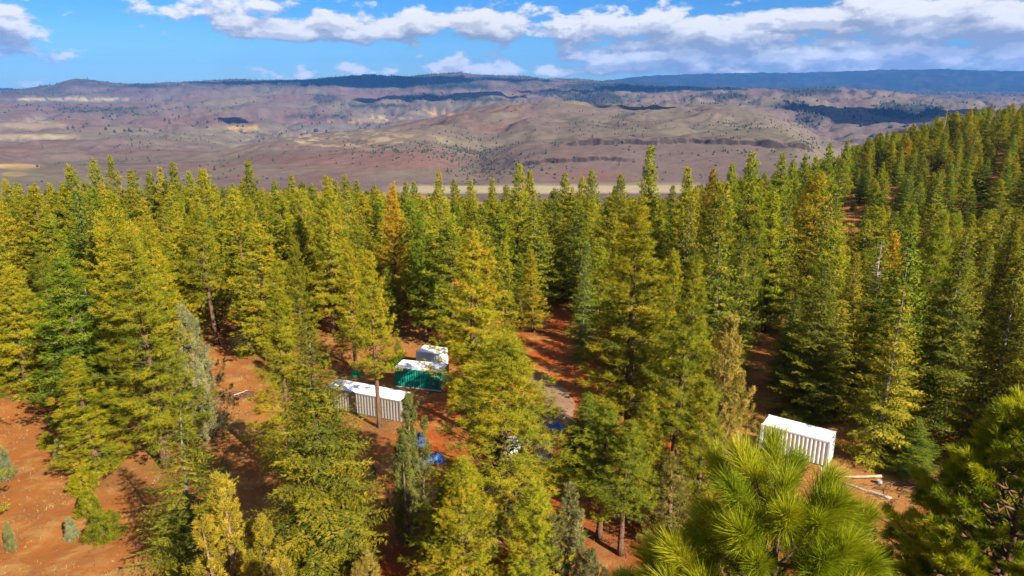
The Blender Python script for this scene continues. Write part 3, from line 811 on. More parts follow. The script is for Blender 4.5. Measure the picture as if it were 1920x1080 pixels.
    c = lay(forest * 0.9, sstep(16500, 18500, r) * (0.86 + 0.25 * n1))  # farthest mountain: wooded, its colour darkened to stand for cloud shadow
    dr = drainage(x, y)
    gul = (1 - sstep(0.02, 0.16, dr)) * sstep(1500, 1900, r) * (1 - sstep(9000, 12000, r)) * sstep(-0.25, 0.25, n1 + n3)
    c = lay(np.array([0.075, 0.066, 0.052]), gul * 0.62)
    c = lay(pale * 0.62, (1 - sstep(0.0, 0.05, np.abs(dr - 0.62 + 0.1 * n2))) * 0.12 * (r > 1900) * (r < 9000))
    return np.concatenate([c, np.ones((x.size, 1))], 1), px, py
az_h = in_columns(860, 60, 0.82)
rs_h = np.concatenate([np.geomspace(R_SPLIT, 1500, 40, endpoint=False), np.arange(1500, 1900, 4.0), np.geomspace(1900, 4200, 90, endpoint=False), np.geomspace(4200, 14000, 110, endpoint=False), np.geomspace(14000, 27000, 40)])
X, Y = polar(az_h, rs_h)
Zh = height(X, Y)
# the first ring meets the ground sheet, a hand lower so that the seam closes
xf, yf, zf = X.ravel(), Y.ravel(), Zh.ravel().copy()
zf[:len(az_h)] -= 0.5
cov, hpx, hpy = land_cover(xf, yf, zf)
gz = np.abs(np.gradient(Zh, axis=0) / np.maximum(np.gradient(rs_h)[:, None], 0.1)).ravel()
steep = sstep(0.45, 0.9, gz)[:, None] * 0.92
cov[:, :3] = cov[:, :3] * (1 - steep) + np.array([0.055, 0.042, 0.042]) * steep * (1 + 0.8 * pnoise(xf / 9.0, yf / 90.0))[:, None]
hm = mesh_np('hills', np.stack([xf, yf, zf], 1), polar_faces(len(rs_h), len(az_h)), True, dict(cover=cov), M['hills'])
hills = tag(new_obj('hills', hm), kind='structure')

# the gravel track through the camp
def ribbon(name, pts, width, mat, lift=0.035, wob=0.5):
    pts = [Vector(p) for p in pts]
    path = []
    for i in range(len(pts) - 1):
        p0 = pts[max(i - 1, 0)]; p1 = pts[i]; p2 = pts[i + 1]; p3 = pts[min(i + 2, len(pts) - 1)]
        for k in range(24):
            t = k / 24
            path.append(0.5 * ((2 * p1) + (p2 - p0) * t + (2 * p0 - 5 * p1 + 4 * p2 - p3) * t * t + (3 * p1 - p0 - 3 * p2 + p3) * t ** 3))
    n = 13; V = []; Fc = []
    for i, p in enumerate(path):
        d = path[min(i + 1, len(path) - 1)] - path[max(i - 1, 0)]
        s = Vector((-d.y, d.x, 0)).normalized()
        for j in range(n):
            u = (j / (n - 1) - 0.5)
            w = width * (1 + wob * 0.5 * float(fbm(np.array([i * 0.15 + (7 if u > 0 else 0)]), np.array([2.5]), 2)[0]))
            q = p + s * (u * w)
            edge = min(1.0, (0.5 - abs(u)) * 6)
            V.append((q.x, q.y, hz(q.x, q.y) + lift * edge - 0.02 * (1 - edge)))
    for i in range(len(path) - 1):
        for j in range(n - 1):
            a = i * n + j
            Fc.append((a, a + 1, a + n + 1, a + n))
    return tag(new_obj(name, mesh_np(name, np.array(V), np.array(Fc), True, None, mat)), kind='structure')
ribbon('dirt_track', [ground_at(*p) for p in [(930, 700), (985, 706), (1035, 730), (1050, 765), (1030, 810), (985, 880), (930, 980), (860, 1075)]], 3.6, M['road'])

# ------------------------------------------------------------------ shipping containers
def corrugated(L, H, period, depth, axis_vertical=True):
    """a trapezoid sheet in local x (0..L) and z (0..H), ribs upright, standing out to -y"""
    xs, ys = [0.0], [0.0]; x = 0.0; n = max(1, round(L / period)); p = L / n
    for i in range(n):
        for fx, yy in ((0.14, 0.0), (0.34, depth), (0.66, depth), (0.86, 0.0)):
            xs.append(x + fx * p); ys.append(yy)
        x += p
    xs.append(L); ys.append(0.0)
    V = []; Fc = []
    for i in range(len(xs)):
        V += [(xs[i], ys[i], 0.0), (xs[i], ys[i], H)]
    for i in range(len(xs) - 1):
        Fc.append((2 * i, 2 * i + 2, 2 * i + 3, 2 * i + 1))
    return V, Fc
def container(name, corner, toward, which, L, label, side, roofm, endm, H=2.6, rib=0.33, doors=True, group=None, lift=0.05):
    """corner: ground point of one near lower corner; toward: a second ground point along the near long side; which: 'L' or 'R' corner given"""
    d = (toward - corner) if which == 'L' else (corner - toward)
    d.z = 0; d.normalize()
    o0 = corner if which == 'L' else corner - d * L
    W_ = 2.44
    nrm = Vector((-d.y, d.x, 0))
    cs = [o0, o0 + d * L, o0 + nrm * W_, o0 + d * L + nrm * W_]
    zz = [hz(c.x, c.y) for c in cs]
    z0 = 0.45 * max(zz) + 0.55 * sum(zz) / 4 + lift
    c0 = o0 + d * (L / 2) + nrm * (W_ / 2)
    root = empty(name, (c0.x, c0.y, z0), math.atan2(d.y, d.x))
    tag(root, label, 'container', group)
    hx, hy = L / 2, W_ / 2
    def sheet(nm, V, Fc, m, fn):
        b = MB(); b.add([fn(*v) for v in V], Fc); return b.build(nm, m, root)
    rail = 0.14
    V, Fc = corrugated(L - 0.32, H - 2 * rail, rib, 0.055)
    sheet('side_panel', V, Fc, side, lambda x, y, z: (x - hx + 0.16, -hy + 0.015 + y, z + rail))
    sheet('side_panel', V, Fc, side, lambda x, y, z: (-(x - hx + 0.16), hy - 0.015 - y, z + rail))
    V2, F2 = corrugated(W_ - 0.32, H - 2 * rail, rib, 0.045)
    sheet('end_panel', V2, F2, endm, lambda x, y, z: (-hx + 0.015 + y, -(x - hy + 0.16), z + rail))
    # roof: shallow ribs across, slightly crowned
    n = int(L / 0.21); V = []; Fc = []
    for i in range(n * 4 + 1):
        x = -hx + 0.06 + (L - 0.12) * i / (n * 4); zr = H - 0.012 + (0.02 if i % 4 in (1, 2) else 0.0)
        V += [(x, -hy + 0.05, zr - 0.012), (x, 0, zr + 0.012), (x, hy - 0.05, zr - 0.012)]
    for i in range(n * 4):
        a = i * 3; Fc += [(a, a + 3, a + 4, a + 1), (a + 1, a + 4, a + 5, a + 2)]
    sheet('roof', V, Fc, roofm, lambda x, y, z: (x, y, z))
    for sx in (-1, 1):
        for sy in (-1, 1):
            b = MB(); x0 = sx * hx; y0 = sy * hy
            b.box(min(x0, x0 - sx * 0.16), max(x0, x0 - sx * 0.16), min(y0, y0 - sy * 0.16), max(y0, y0 - sy * 0.16), 0.12, H - 0.12)
            post = b.build('corner_post', side, root)
            for z1 in (0.0, H - 0.115):
                b = MB()
                xa, xb = sorted((x0 + sx * 0.006, x0 - sx * 0.178)); ya, yb = sorted((y0 + sy * 0.006, y0 - sy * 0.162))
                b.box(xa, xb, ya, yb, z1, z1 + 0.118)
                b.build('corner_casting', side, post)
    for sy in (-1, 1):
        b = MB(); ya, yb = sorted((sy * hy - sy * 0.002, sy * hy - sy * 0.06))
        b.box(-hx + 0.17, hx - 0.17, ya, yb, 0.0, 0.15); b.build('bottom_rail', M['dark_steel'] if side is not M['teal_paint'] else M['white_paint'], root)
        b = MB(); b.box(-hx + 0.17, hx - 0.17, ya, yb, H - 0.15, H - 0.004); b.build('top_rail', roofm if side is M['teal_paint'] else side, root)
    if doors:
        for s in (-1, 1):
            b = MB(); ya, yb = sorted((s * 0.008, s * (hy - 0.165)))
            b.box(hx - 0.05, hx - 0.008, ya, yb, 0.13, H - 0.13)
            for k in range(4):
                zc = 0.42 + k * (H - 0.84) / 3
                b.box(hx - 0.0085, hx + 0.012, ya + 0.06, yb - 0.06, zc - 0.09, zc + 0.09)
            dr = b.build('door', endm, root)
            for k in (0.28, 0.72):
                b = MB(); yy = s * (0.06 + (hy - 0.24) * k)
                b.tube([(hx + 0.035, yy, 0.08), (hx + 0.035, yy, H - 0.08)], 0.018, 6)
                b.build('locking_rod', endm, dr)
            b = MB(); yy = s * (0.06 + (hy - 0.24) * 0.28)
            b.tube([(hx + 0.05, yy, 1.15), (hx + 0.06, yy + s * 0.32, 1.12)], 0.014, 6); b.build('handle', M['dark_steel'], dr)
    else:
        sheet('end_panel', V2, F2, endm, lambda x, y, z: (hx - 0.015 - y, x - hy + 0.16, z + rail))
    b = MB()
    b.box(-hx + 0.1, hx - 0.1, -hy + 0.08, hy - 0.08, 0.02, 0.10); b.build('floor', M['dark_steel'], root)
    for sx in (-0.8, 0.8):
        b = MB(); b.box(sx * hx - 0.12, sx * hx + 0.12, -hy + 0.03, hy - 0.03, -0.55, 0.0); b.build('timber_skid', M['deadwood'], root)
    return root
gA, gB = ground_at(752, 792), ground_at(655, 776)
grey_c = container('shipping_container', gA, gB, 'R', 9.6, 'long weathered grey container with white roof left of centre', M['grey_paint'], M['white_roof'], M['grey_paint'], 2.5, 0.36)
teal_c = container('shipping_container', ground_at(741, 727), ground_at(806, 735), 'L', 6.06, 'teal green container with white roof behind the grey container', M['teal_paint'], M['white_roof'], M['teal_paint'], 2.6, 0.31)
small_c = container('shipping_container', ground_at(781, 695), ground_at(840, 703), 'L', 3.4, 'white container half hidden behind the teal container', M['white_paint'], M['white_roof'], M['white_paint'], 2.6, 0.36, doors=False)
right_c = container('shipping_container', ground_at(1551, 877), ground_at(1512, 867), 'R', 6.06, 'white ribbed container standing alone at lower right', M['white_paint'], M['white_roof'], M['white_paint'], 2.6, 0.37)
# the yellow mark sprayed on the teal side
b = MB(); nseg = 18
for k in range(nseg):
    a0, a1 = 2 * math.pi * k / nseg, 2 * math.pi * (k + 1) / nseg
    for ra, rb in ((0.11, 0.16),):
        b.add([(ra * math.cos(a0), 0, ra * math.sin(a0)), (rb * math.cos(a0), 0, rb * math.sin(a0)), (rb * math.cos(a1), 0, rb * math.sin(a1)), (ra * math.cos(a1), 0, ra * math.sin(a1))], [(0, 1, 2, 3)])
b.add([(-0.05, 0, -0.03), (0.05, 0, -0.03), (0.0, 0, 0.08)], [(0, 1, 2)])
mk = b.build('sprayed_mark', M['yellow'], teal_c); mk.location = (1.85, -1.222, 0.95)
mk['label'] = 'small yellow ring mark'

# ------------------------------------------------------------------ camp clutter
def draped_tarp(name, p, sx, sy, hgt, mat, label, rz=0, seed=0, cat='tarp', n=22):
    u = np.linspace(-1, 1, n); U, Vv = np.meshgrid(u, u)
    bump = (1 - sstep(0.35, 0.80, np.abs(U) + 0.10 * fbm(U * 2 + seed, Vv * 2, 2))) * (1 - sstep(0.35, 0.80, np.abs(Vv) + 0.1 * fbm(U * 2, Vv * 2 + seed, 2)))
    Zt = hgt * bump * (0.85 + 0.4 * fbm(U * 1.2 + seed * 3, Vv * 1.2, 2)) + 0.05 * fbm(U * 4 + seed, Vv * 4, 3) + 0.05
    Xw = U * sx / 2 * (1 + 0.12 * fbm(Vv * 2 + seed, U * 0 + 3, 2)); Yw = Vv * sy / 2 * (1 + 0.12 * fbm(U * 2 + 9 + seed, Vv * 0, 2))
    c, s = math.cos(rz), math.sin(rz)
    X = p.x + c * Xw - s * Yw; Y = p.y + s * Xw + c * Yw
    Zw = height(X, Y) + np.maximum(Zt, 0.02)
    Vt = np.stack([X.ravel() - p.x, Y.ravel() - p.y, Zw.ravel() - p.z], 1)
    i = np.arange(n - 1)[:, None] * n + np.arange(n - 1)[None]
    Fc = np.stack([i, i + 1, i + n + 1, i + n], -1).reshape(-1, 4)
    me = mesh_np(name, Vt, Fc, True, None, mat)
    o = new_obj(name, me, None, None, p)
    md = o.modifiers.new('thick', 'SOLIDIFY'); md.thickness = 0.02; md.offset = -1
    return tag(o, label, cat)
draped_tarp('tarp', ground_at(786, 830), 1.3, 3.0, 1.1, M['tarp_blue'], 'tall blue tarp over a load, nearer the grey container end', 0.15, 1)
draped_tarp('tarp', ground_at(806, 864), 2.8, 2.1, 0.55, M['tarp_blue'], 'wide blue tarp on the ground below the tall blue one', 0.4, 5)
draped_tarp('tarp', ground_at(1040, 803), 1.7, 1.5, 0.75, M['tarp_blue'], 'dull blue tarp beside the gravel track at centre', 0.2, 8)
draped_tarp('tarp', ground_at(668, 706), 1.7, 1.4, 0.8, M['tarp_green'], 'bright green tarp behind the grey container', 0.1, 12)
def drum(p, label):
    root = empty('drum', p); tag(root, label, 'drum')
    prof = [(0.0, 0.29), (0.02, 0.30), (0.28, 0.295), (0.30, 0.31), (0.32, 0.295), (0.58, 0.295), (0.60, 0.31), (0.62, 0.295), (0.90, 0.295), (0.92, 0.305), (0.935, 0.30)]
    b = MB(); b.tube([(0, 0, z) for z, _ in prof], [r for _, r in prof], 20); b.build('barrel', M['black'], root, True)
    b = MB(); b.tube([(0, 0, 0.936), (0, 0, 0.95)], [0.27, 0.26], 20); lid = b.build('lid', M['black'], root)
    b = MB(); b.tube([(0.16, 0.05, 0.95), (0.16, 0.05, 0.985)], 0.035, 8); b.build('bung', M['dark_steel'], lid)
    return root
drum(ground_at(1040, 783), 'black upright drum behind the dull blue tarp on the track')
def trailer(p, rz):
    root = empty('trailer', p, rz); tag(root, 'white low vehicle mostly hidden behind the broad fine-leaved tree', 'vehicle')
    L, W_, z0, z1 = 4.2, 2.0, 0.45, 1.95
    b = MB()
    sec = [(-L / 2, 0.55, 1.25), (-L / 2 + 0.25, z0, 1.75), (-L / 2 + 0.9, z0, z1), (L / 2 - 0.6, z0, z1), (L / 2 - 0.12, z0, 1.8), (L / 2, 0.6, 1.5)]
    V = []
    for x, a, c in sec:
        w = W_ / 2 - (0.08 if abs(x) > L / 2 - 0.05 else 0)
        V += [(x, -w, a), (x, -w, c - 0.12), (x, -w + 0.14, c), (x, w - 0.14, c), (x, w, c - 0.12), (x, w, a)]
    Fc = []
    for i in range(len(sec) - 1):
        for k in range(5): a = i * 6 + k; Fc.append((a, a + 6, a + 7, a + 1))
        Fc.append((i * 6 + 5, i * 6 + 11, i * 6 + 6, i * 6))
    Fc += [tuple(range(6)), tuple(range((len(sec) - 1) * 6 + 5, (len(sec) - 1) * 6 - 1, -1))]
    b.add(V, Fc); body = b.build('body', M['white_roof'], root)
    b = MB(); b.box(-0.3, 0.25, -0.28, 0.28, z1 + 0.002, z1 + 0.14); b.build('roof_vent', M['white_paint'], body)
    b = MB(); b.box(L / 2 - 0.005, L / 2 + 0.012, -0.62, 0.62, 0.95, 1.38); b.build('window', M['glass_dark'], root)
    for s in (-1, 1):
        b = MB(); b.box(-0.6, 0.9, s * (W_ / 2) - 0.01, s * (W_ / 2) + 0.01, 1.1, 1.6); b.build('window', M['glass_dark'], root)
        b = MB(); b.tube([(0.1, s * 0.78, 0.33), (0.1, s * 0.98, 0.33)], 0.33, 18); wh = b.build('wheel', M['black'], root)
        b = MB(); b.tube([(0.1, s * 0.981, 0.33), (0.1, s * 1.0, 0.33)], 0.17, 12); b.build('hub', M['grey_paint'], wh)
    b = MB(); b.tube([(-L / 2, 0, 0.5), (-L / 2 - 1.0, 0, 0.48)], 0.05, 8); b.build('drawbar', M['dark_steel'], root)
    return root
gp = ground_at(985, 862)
trailer(gp, -0.12)

def log(name, pa, pb, r0, r1, mat, label, cat='log', za=0.0, zb=0.0, n=9, seed=0, endm=None, wob=0.03):
    a = Vector((pa.x, pa.y, hz(pa.x, pa.y) + r0 + za)); c = Vector((pb.x, pb.y, hz(pb.x, pb.y) + r1 + zb))
    rs = random.Random(seed); pts = []; rad = []
    for i in range(n):
        t = i / (n - 1); q = a.lerp(c, t) + Vector((rs.gauss(0, wob), rs.gauss(0, wob), rs.gauss(0, wob * 0.5)))
        pts.append(q - a); rad.append((r0 + (r1 - r0) * t) * rs.uniform(0.92, 1.08))
    b = MB(); b.tube(pts, rad, 10)
    return tag(b.build(name, mat, None, True, a), label, cat)
log('fallen_log', ground_at(1536, 899), ground_at(1652, 903), 0.07, 0.115, M['peeled'], 'pale peeled log resting on a stump end below the white container', zb=0.30)
log('fallen_log', ground_at(1576, 910), ground_at(1672, 940), 0.10, 0.13, M['deadwood'], 'dark half-buried log below the pale peeled log', seed=3)
log('fallen_log', ground_at(1600, 848), ground_at(1560, 841), 0.08, 0.06, M['bark'], 'short thin log lying beside the white container end', seed=8)
sp_ = ground_at(1648, 908)
b = MB(); b.tube([(0, 0, -0.1), (0.01, 0, 0.1), (0, 0, 0.34)], [0.27, 0.23, 0.21], 14)
tag(b.build('stump', M['deadwood'], None, False, sp_), 'short sawn stump under the thick end of the pale log', 'stump')
pk = ground_at(1548, 886)
b = MB(); b.box(-0.45, 0.45, -0.28, 0.28, 0.0, 0.10)
pl_ = b.build('timber_block', M['peeled'], None, False, pk + Vector((0, 0, 0.01))); pl_.rotation_euler = (0.02, 0.03, -0.35)
tag(pl_, 'pale flat timber block at the corner of the white container', 'timber')
log('fallen_log', ground_at(440, 748), ground_at(466, 738), 0.07, 0.05, M['deadwood'], 'pale stick lying on the slash pile in the mid left clearing', seed=5, za=0.3, zb=0.25)
def slash_pile(p, label, n=90, rad=2.2, seed=1):
    rs = random.Random(seed); b = MB()
    for k in range(n):
        a = rs.uniform(0, 6.28); r = rad * math.sqrt(rs.random()); x, y = r * math.cos(a) * 1.5, r * math.sin(a) * 0.7
        z = hz(p.x + x, p.y + y) - p.z + max(0, 0.45 * (1 - r / rad)) * rs.random()
        t = rs.gauss(0.0, 0.5); L = rs.uniform(0.6, 1.8)
        d = Vector((math.cos(t), math.sin(t), rs.uniform(-0.12, 0.2))) * L * 0.5
        c = Vector((x, y, z + 0.05)); m = c + Vector((0, 0, rs.uniform(0, 0.12)))
        b.tube([c - d, m, c + d], [0.035, 0.03, 0.008], 4, False)
    o = b.build('slash_pile', M['bark'], None, False, p)
    return tag(o, label, 'branches')
slash_pile(ground_at(432, 744), 'low heap of dark cut branches in the mid left clearing')
slash_pile(ground_at(1700, 925), 'scattered dark branches on the shaded slope below the young firs', 80, 2.6, 4)

# ------------------------------------------------------------------ tree prototypes
def blades(c, a, n, spread, L, w, tint, rng, jit=0.0, quad=False, face=None):
    """n blades round each tuft centre c (T,3) along axis a (T,3)"""
    T = len(c)
    C = np.repeat(c, n, 0); A = np.repeat(a, n, 0); Lr = np.repeat(L, n) * rng.uniform(0.7, 1.15, T * n); tn = np.repeat(tint, n) + rng.normal(0, 0.05, T * n)
    u = rng.normal(size=(T * n, 3)); u /= np.linalg.norm(u, axis=1)[:, None]
    D = A + spread * u; D /= np.linalg.norm(D, axis=1)[:, None]
    if jit: C = C + rng.normal(0, jit, C.shape)
    fn = rng.normal(size=(T * n, 3)) if face is None else np.repeat(face, n, 0) + rng.normal(0, 0.42, (T * n, 3))
    s = np.cross(D, fn); s /= np.linalg.norm(s, axis=1)[:, None] + 1e-9
    s *= (np.repeat(w, n) if hasattr(w, '__len__') else w)
    tip = C + D * Lr[:, None]
    if quad:
        mid = C + D * (Lr * 0.55)[:, None]
        V = np.stack([C, mid + s, tip, mid - s], 1).reshape(-1, 3); k = 4
    else:
        V = np.stack([C - s * 0.7, C + s * 0.7, tip], 1).reshape(-1, 3); k = 3
    Fc = np.arange(len(V)).reshape(-1, k)
    return V, Fc, np.repeat(tn, k)
def outward(c, up):
    r = np.array(c, float).copy(); r[:, 2] = 0
    r /= np.linalg.norm(r, axis=1)[:, None] + 1e-6
    r[:, 2] = up
    return r
class Limbs:
    def __init__(self): self.mb = MB()
    def arrays(self):
        tr = []
        for q in self.mb.f:
            for i in range(1, len(q) - 1): tr.append((q[0], q[i], q[i + 1]))
        return np.array(self.mb.v, float).reshape(-1, 3), np.array(tr, int).reshape(-1, 3)
def crown_mesh(name, V, Fc, tint, limbs, fmat, bmat):
    """one crown: leaf blades and the twigs that carry them"""
    lv, lf = limbs.arrays()
    nv = len(V)
    if Fc.shape[1] == 4:
        Fc = np.concatenate([Fc[:, [0, 1, 2]], Fc[:, [0, 2, 3]]])
    nf = len(Fc)
    allv = np.concatenate([V, lv]) if len(lv) else V
    allf = np.concatenate([Fc, lf + nv]) if len(lv) else Fc
    tt = np.concatenate([np.clip(tint, 0, 1), np.zeros(len(lv))])
    me = mesh_np(name, allv, allf, False, dict(tint=tt))
    me.materials.append(fmat); me.materials.append(bmat)
    mi = np.zeros(len(allf), np.int32); mi[nf:] = 1
    me.polygons.foreach_set('material_index', mi)
    return me
def trunk_mesh(name, H, r0, bmat, rng, lean=0.0, n=10, top=0.97):
    pts = []; rad = []
    bx, by = rng.normal(0, 0.010 * H, 2)
    for i in range(12):
        t = i / 11
        pts.append((bx * math.sin(t * 3.0) * 0.5, by * math.sin(t * 2.3) * 0.5, -0.5 + t * (H * top + 0.5)))
        rad.append(max(0.012, r0 * (1 - t) ** 0.85 * (1.35 if i == 0 else 1.0) + 0.01))
    b = MB(); b.tube(pts, rad, n)
    me = b.mesh(name, bmat, True)
    P = np.array(pts)
    def at(z):
        return np.array([np.interp(z, P[:, 2], P[:, 0]), np.interp(z, P[:, 2], P[:, 1]), z])
    return me, at
def make_pine(tagname, H, seed, hb, rmax, dens, nb, Lb, wb, shape=0.85, sparse=0.0, whorl=0.46, bend=0.35, pw=1.35):
    rng = np.random.default_rng(seed)
    tm, at = trunk_mesh('trunk', H, 0.0125 * H + 0.03, M['bark'], rng)
    lim = Limbs(); cs, ax, tn = [], [], []
    z = hb * H; k = 0
    while z < H * 0.985:
        t = (z - hb * H) / (H - hb * H)
        prof = (1 - t ** pw) ** 0.9 * (1 - 0.25 * t) * (0.62 + 0.38 * min(1, t / 0.16))
        pa, pk = rng.uniform(0, 6.28), rng.uniform(0.0, 0.3)
        nbr = rng.integers(3, 6)
        a0 = rng.uniform(0, 6.28)
        wh = rng.uniform(0.66, 1.12)
        for j in range(nbr):
            if rng.random() < sparse: continue
            a = a0 + 6.283 * j / nbr + rng.normal(0, 0.25)
            Lbr = (rmax * prof * wh * (1 + pk * math.cos(a - pa)) * rng.uniform(0.62, 1.12) + 0.26)
            el = math.radians(-8 + 48 * t + rng.normal(0, 8))
            o = at(z + rng.uniform(-0.2, 0.2))
            h = np.array([math.cos(a), math.sin(a), 0])
            def pt(s):
                return o + h * (Lbr * s * math.cos(el)) + np.array([0, 0, Lbr * (s * math.sin(el) + bend * s * s * 0.6)])
            lim.mb.tube([pt(0), pt(0.5), pt(0.95)], [0.012 + 0.014 * Lbr, 0.008 + 0.008 * Lbr, 0.008], 3, False)
            nt = max(3, int(Lbr * dens * rng.uniform(0.8, 1.2)))
            bt = rng.normal(0.45, 0.13)
            side = np.array([-h[1], h[0], 0])
            for q in range(nt):
                s = 1.0 - 0.72 * rng.random() ** 1.3
                off = side * rng.normal(0, 0.17 * Lbr * (1.15 - s) + 0.13) + np.array([0, 0, rng.normal(0.05, 0.14)])
                c = pt(s) + off
                d = h * 0.7 + np.array([0, 0, 0.75]) + off * 0.6 + rng.normal(0, 0.25, 3)
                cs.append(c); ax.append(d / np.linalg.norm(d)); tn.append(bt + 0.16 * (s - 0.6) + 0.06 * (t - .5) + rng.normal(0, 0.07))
        z += whorl * rng.uniform(0.75, 1.25) * (1 - 0.35 * t)
    cs.append(at(H * 0.97)); ax.append(np.array([0, 0, 1.0])); tn.append(0.6)
    cs, ax, tn = np.array(cs), np.array(ax), np.array(tn)
    V, Fc, tt = blades(cs, ax, nb, 1.05, np.full(len(cs), Lb), wb, tn, rng, 0.04, face=outward(cs, 0.55))
    # a few dead stubs low on the trunk
    for k in range(7):
        zz = rng.uniform(0.04, max(hb, 0.08)) * H; a = rng.uniform(0, 6.28); o = at(zz); L = rng.uniform(0.4, 1.4)
        e = o + np.array([math.cos(a) * L, math.sin(a) * L, rng.uniform(-0.3, 0.1) * L])
        lim.mb.tube([o, (o + e) / 2, e], [0.03, 0.02, 0.008], 3, False)
    return dict(trunk=tm, crown=crown_mesh('crown', V, Fc, tt, lim, M['pine'], M['twig']), H=H)
def make_fir(tagname, H, seed, hb, rmax, whorl, nbr0, step, Lb, wb, shape=0.9, sparse=0.0):
    rng = np.random.default_rng(seed)
    tm, at = trunk_mesh('trunk', H, 0.011 * H + 0.03, M['bark_grey'], rng)
    lim = Limbs(); cs, ax, tn = [], [], []
    z = hb * H
    while z < H * 0.985:
        t = (z - hb * H) / (H - hb * H)
        prof = (1 - t ** 1.18) ** 0.92 * (0.75 + 0.25 * min(1, t / 0.12)) * rng.uniform(0.85, 1.1)
        nbr = nbr0 + rng.integers(-1, 2); a0 = rng.uniform(0, 6.28)
        for j in range(nbr):
            if rng.random() < sparse: continue
            a = a0 + 6.283 * j / nbr + rng.normal(0, 0.2)
            Lbr = rmax * prof * rng.uniform(0.62, 1.12) + 0.16
            el = math.radians(-14 + 52 * t ** 1.3 + rng.normal(0, 6))
            o = at(z + rng.uniform(-0.15, 0.15)); h = np.array([math.cos(a), math.sin(a), 0]); side = np.array([-h[1], h[0], 0])
            def pt(s): return o + h * (Lbr * s * math.cos(el)) + np.array([0, 0, Lbr * (s * math.sin(el) - 0.14 * math.sin(s * 2.6) + 0.16 * s * s)])
            lim.mb.tube([pt(0), pt(0.5), pt(0.88)], [0.008 + 0.008 * Lbr, 0.005 + 0.005 * Lbr, 0.004], 3, False)
            bt = rng.normal(0.42, 0.13)
            n = max(3, int(Lbr / step))
            for q in range(n):
                s = 0.16 + 0.84 * (q + rng.random()) / n
                p = pt(s)
                for sg in (-1, 1):
                    tl = Lbr * 0.34 * (1.08 - s) + 0.12 + 0.1 * rng.random()
                    m = max(1, int(tl / (step * 1.0)))
                    d = h * 0.55 + side * sg * 0.85 + np.array([0, 0, -0.18 + rng.normal(0, 0.12)])
                    d /= np.linalg.norm(d)
                    for r_ in range(m):
                        u = (r_ + rng.random()) / m
                        cs.append(p + d * tl * u + np.array([0, 0, -0.10 * u * u])); ax.append(d + np.array([0, 0, rng.normal(-0.05, 0.2)]))
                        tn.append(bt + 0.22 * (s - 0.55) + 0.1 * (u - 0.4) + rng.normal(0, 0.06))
        z += whorl * rng.uniform(0.75, 1.25) * (1 - 0.3 * t)
    cs.append(at(H * 0.965)); ax.append(np.array([0, 0, 1.0])); tn.append(0.6)
    cs, ax, tn = np.array(cs), np.array(ax), np.array(tn)
    V, Fc, tt = blades(cs, ax, 4, 0.62, np.full(len(cs), Lb), wb, tn, rng, 0.02, face=outward(cs, 0.9))
    for k in range(8):
        zz = rng.uniform(0.06, max(hb, 0.1)) * H; a = rng.uniform(0, 6.28); o = at(zz); L = rng.uniform(0.3, 1.3)
        e = o + np.array([math.cos(a) * L, math.sin(a) * L, -0.15 * L]); lim.mb.tube([o, (o + e) / 2, e], [0.02, 0.014, 0.006], 3, False)
    return dict(trunk=tm, crown=crown_mesh('crown', V, Fc, tt, lim, M['fir'], M['twig']), H=H)
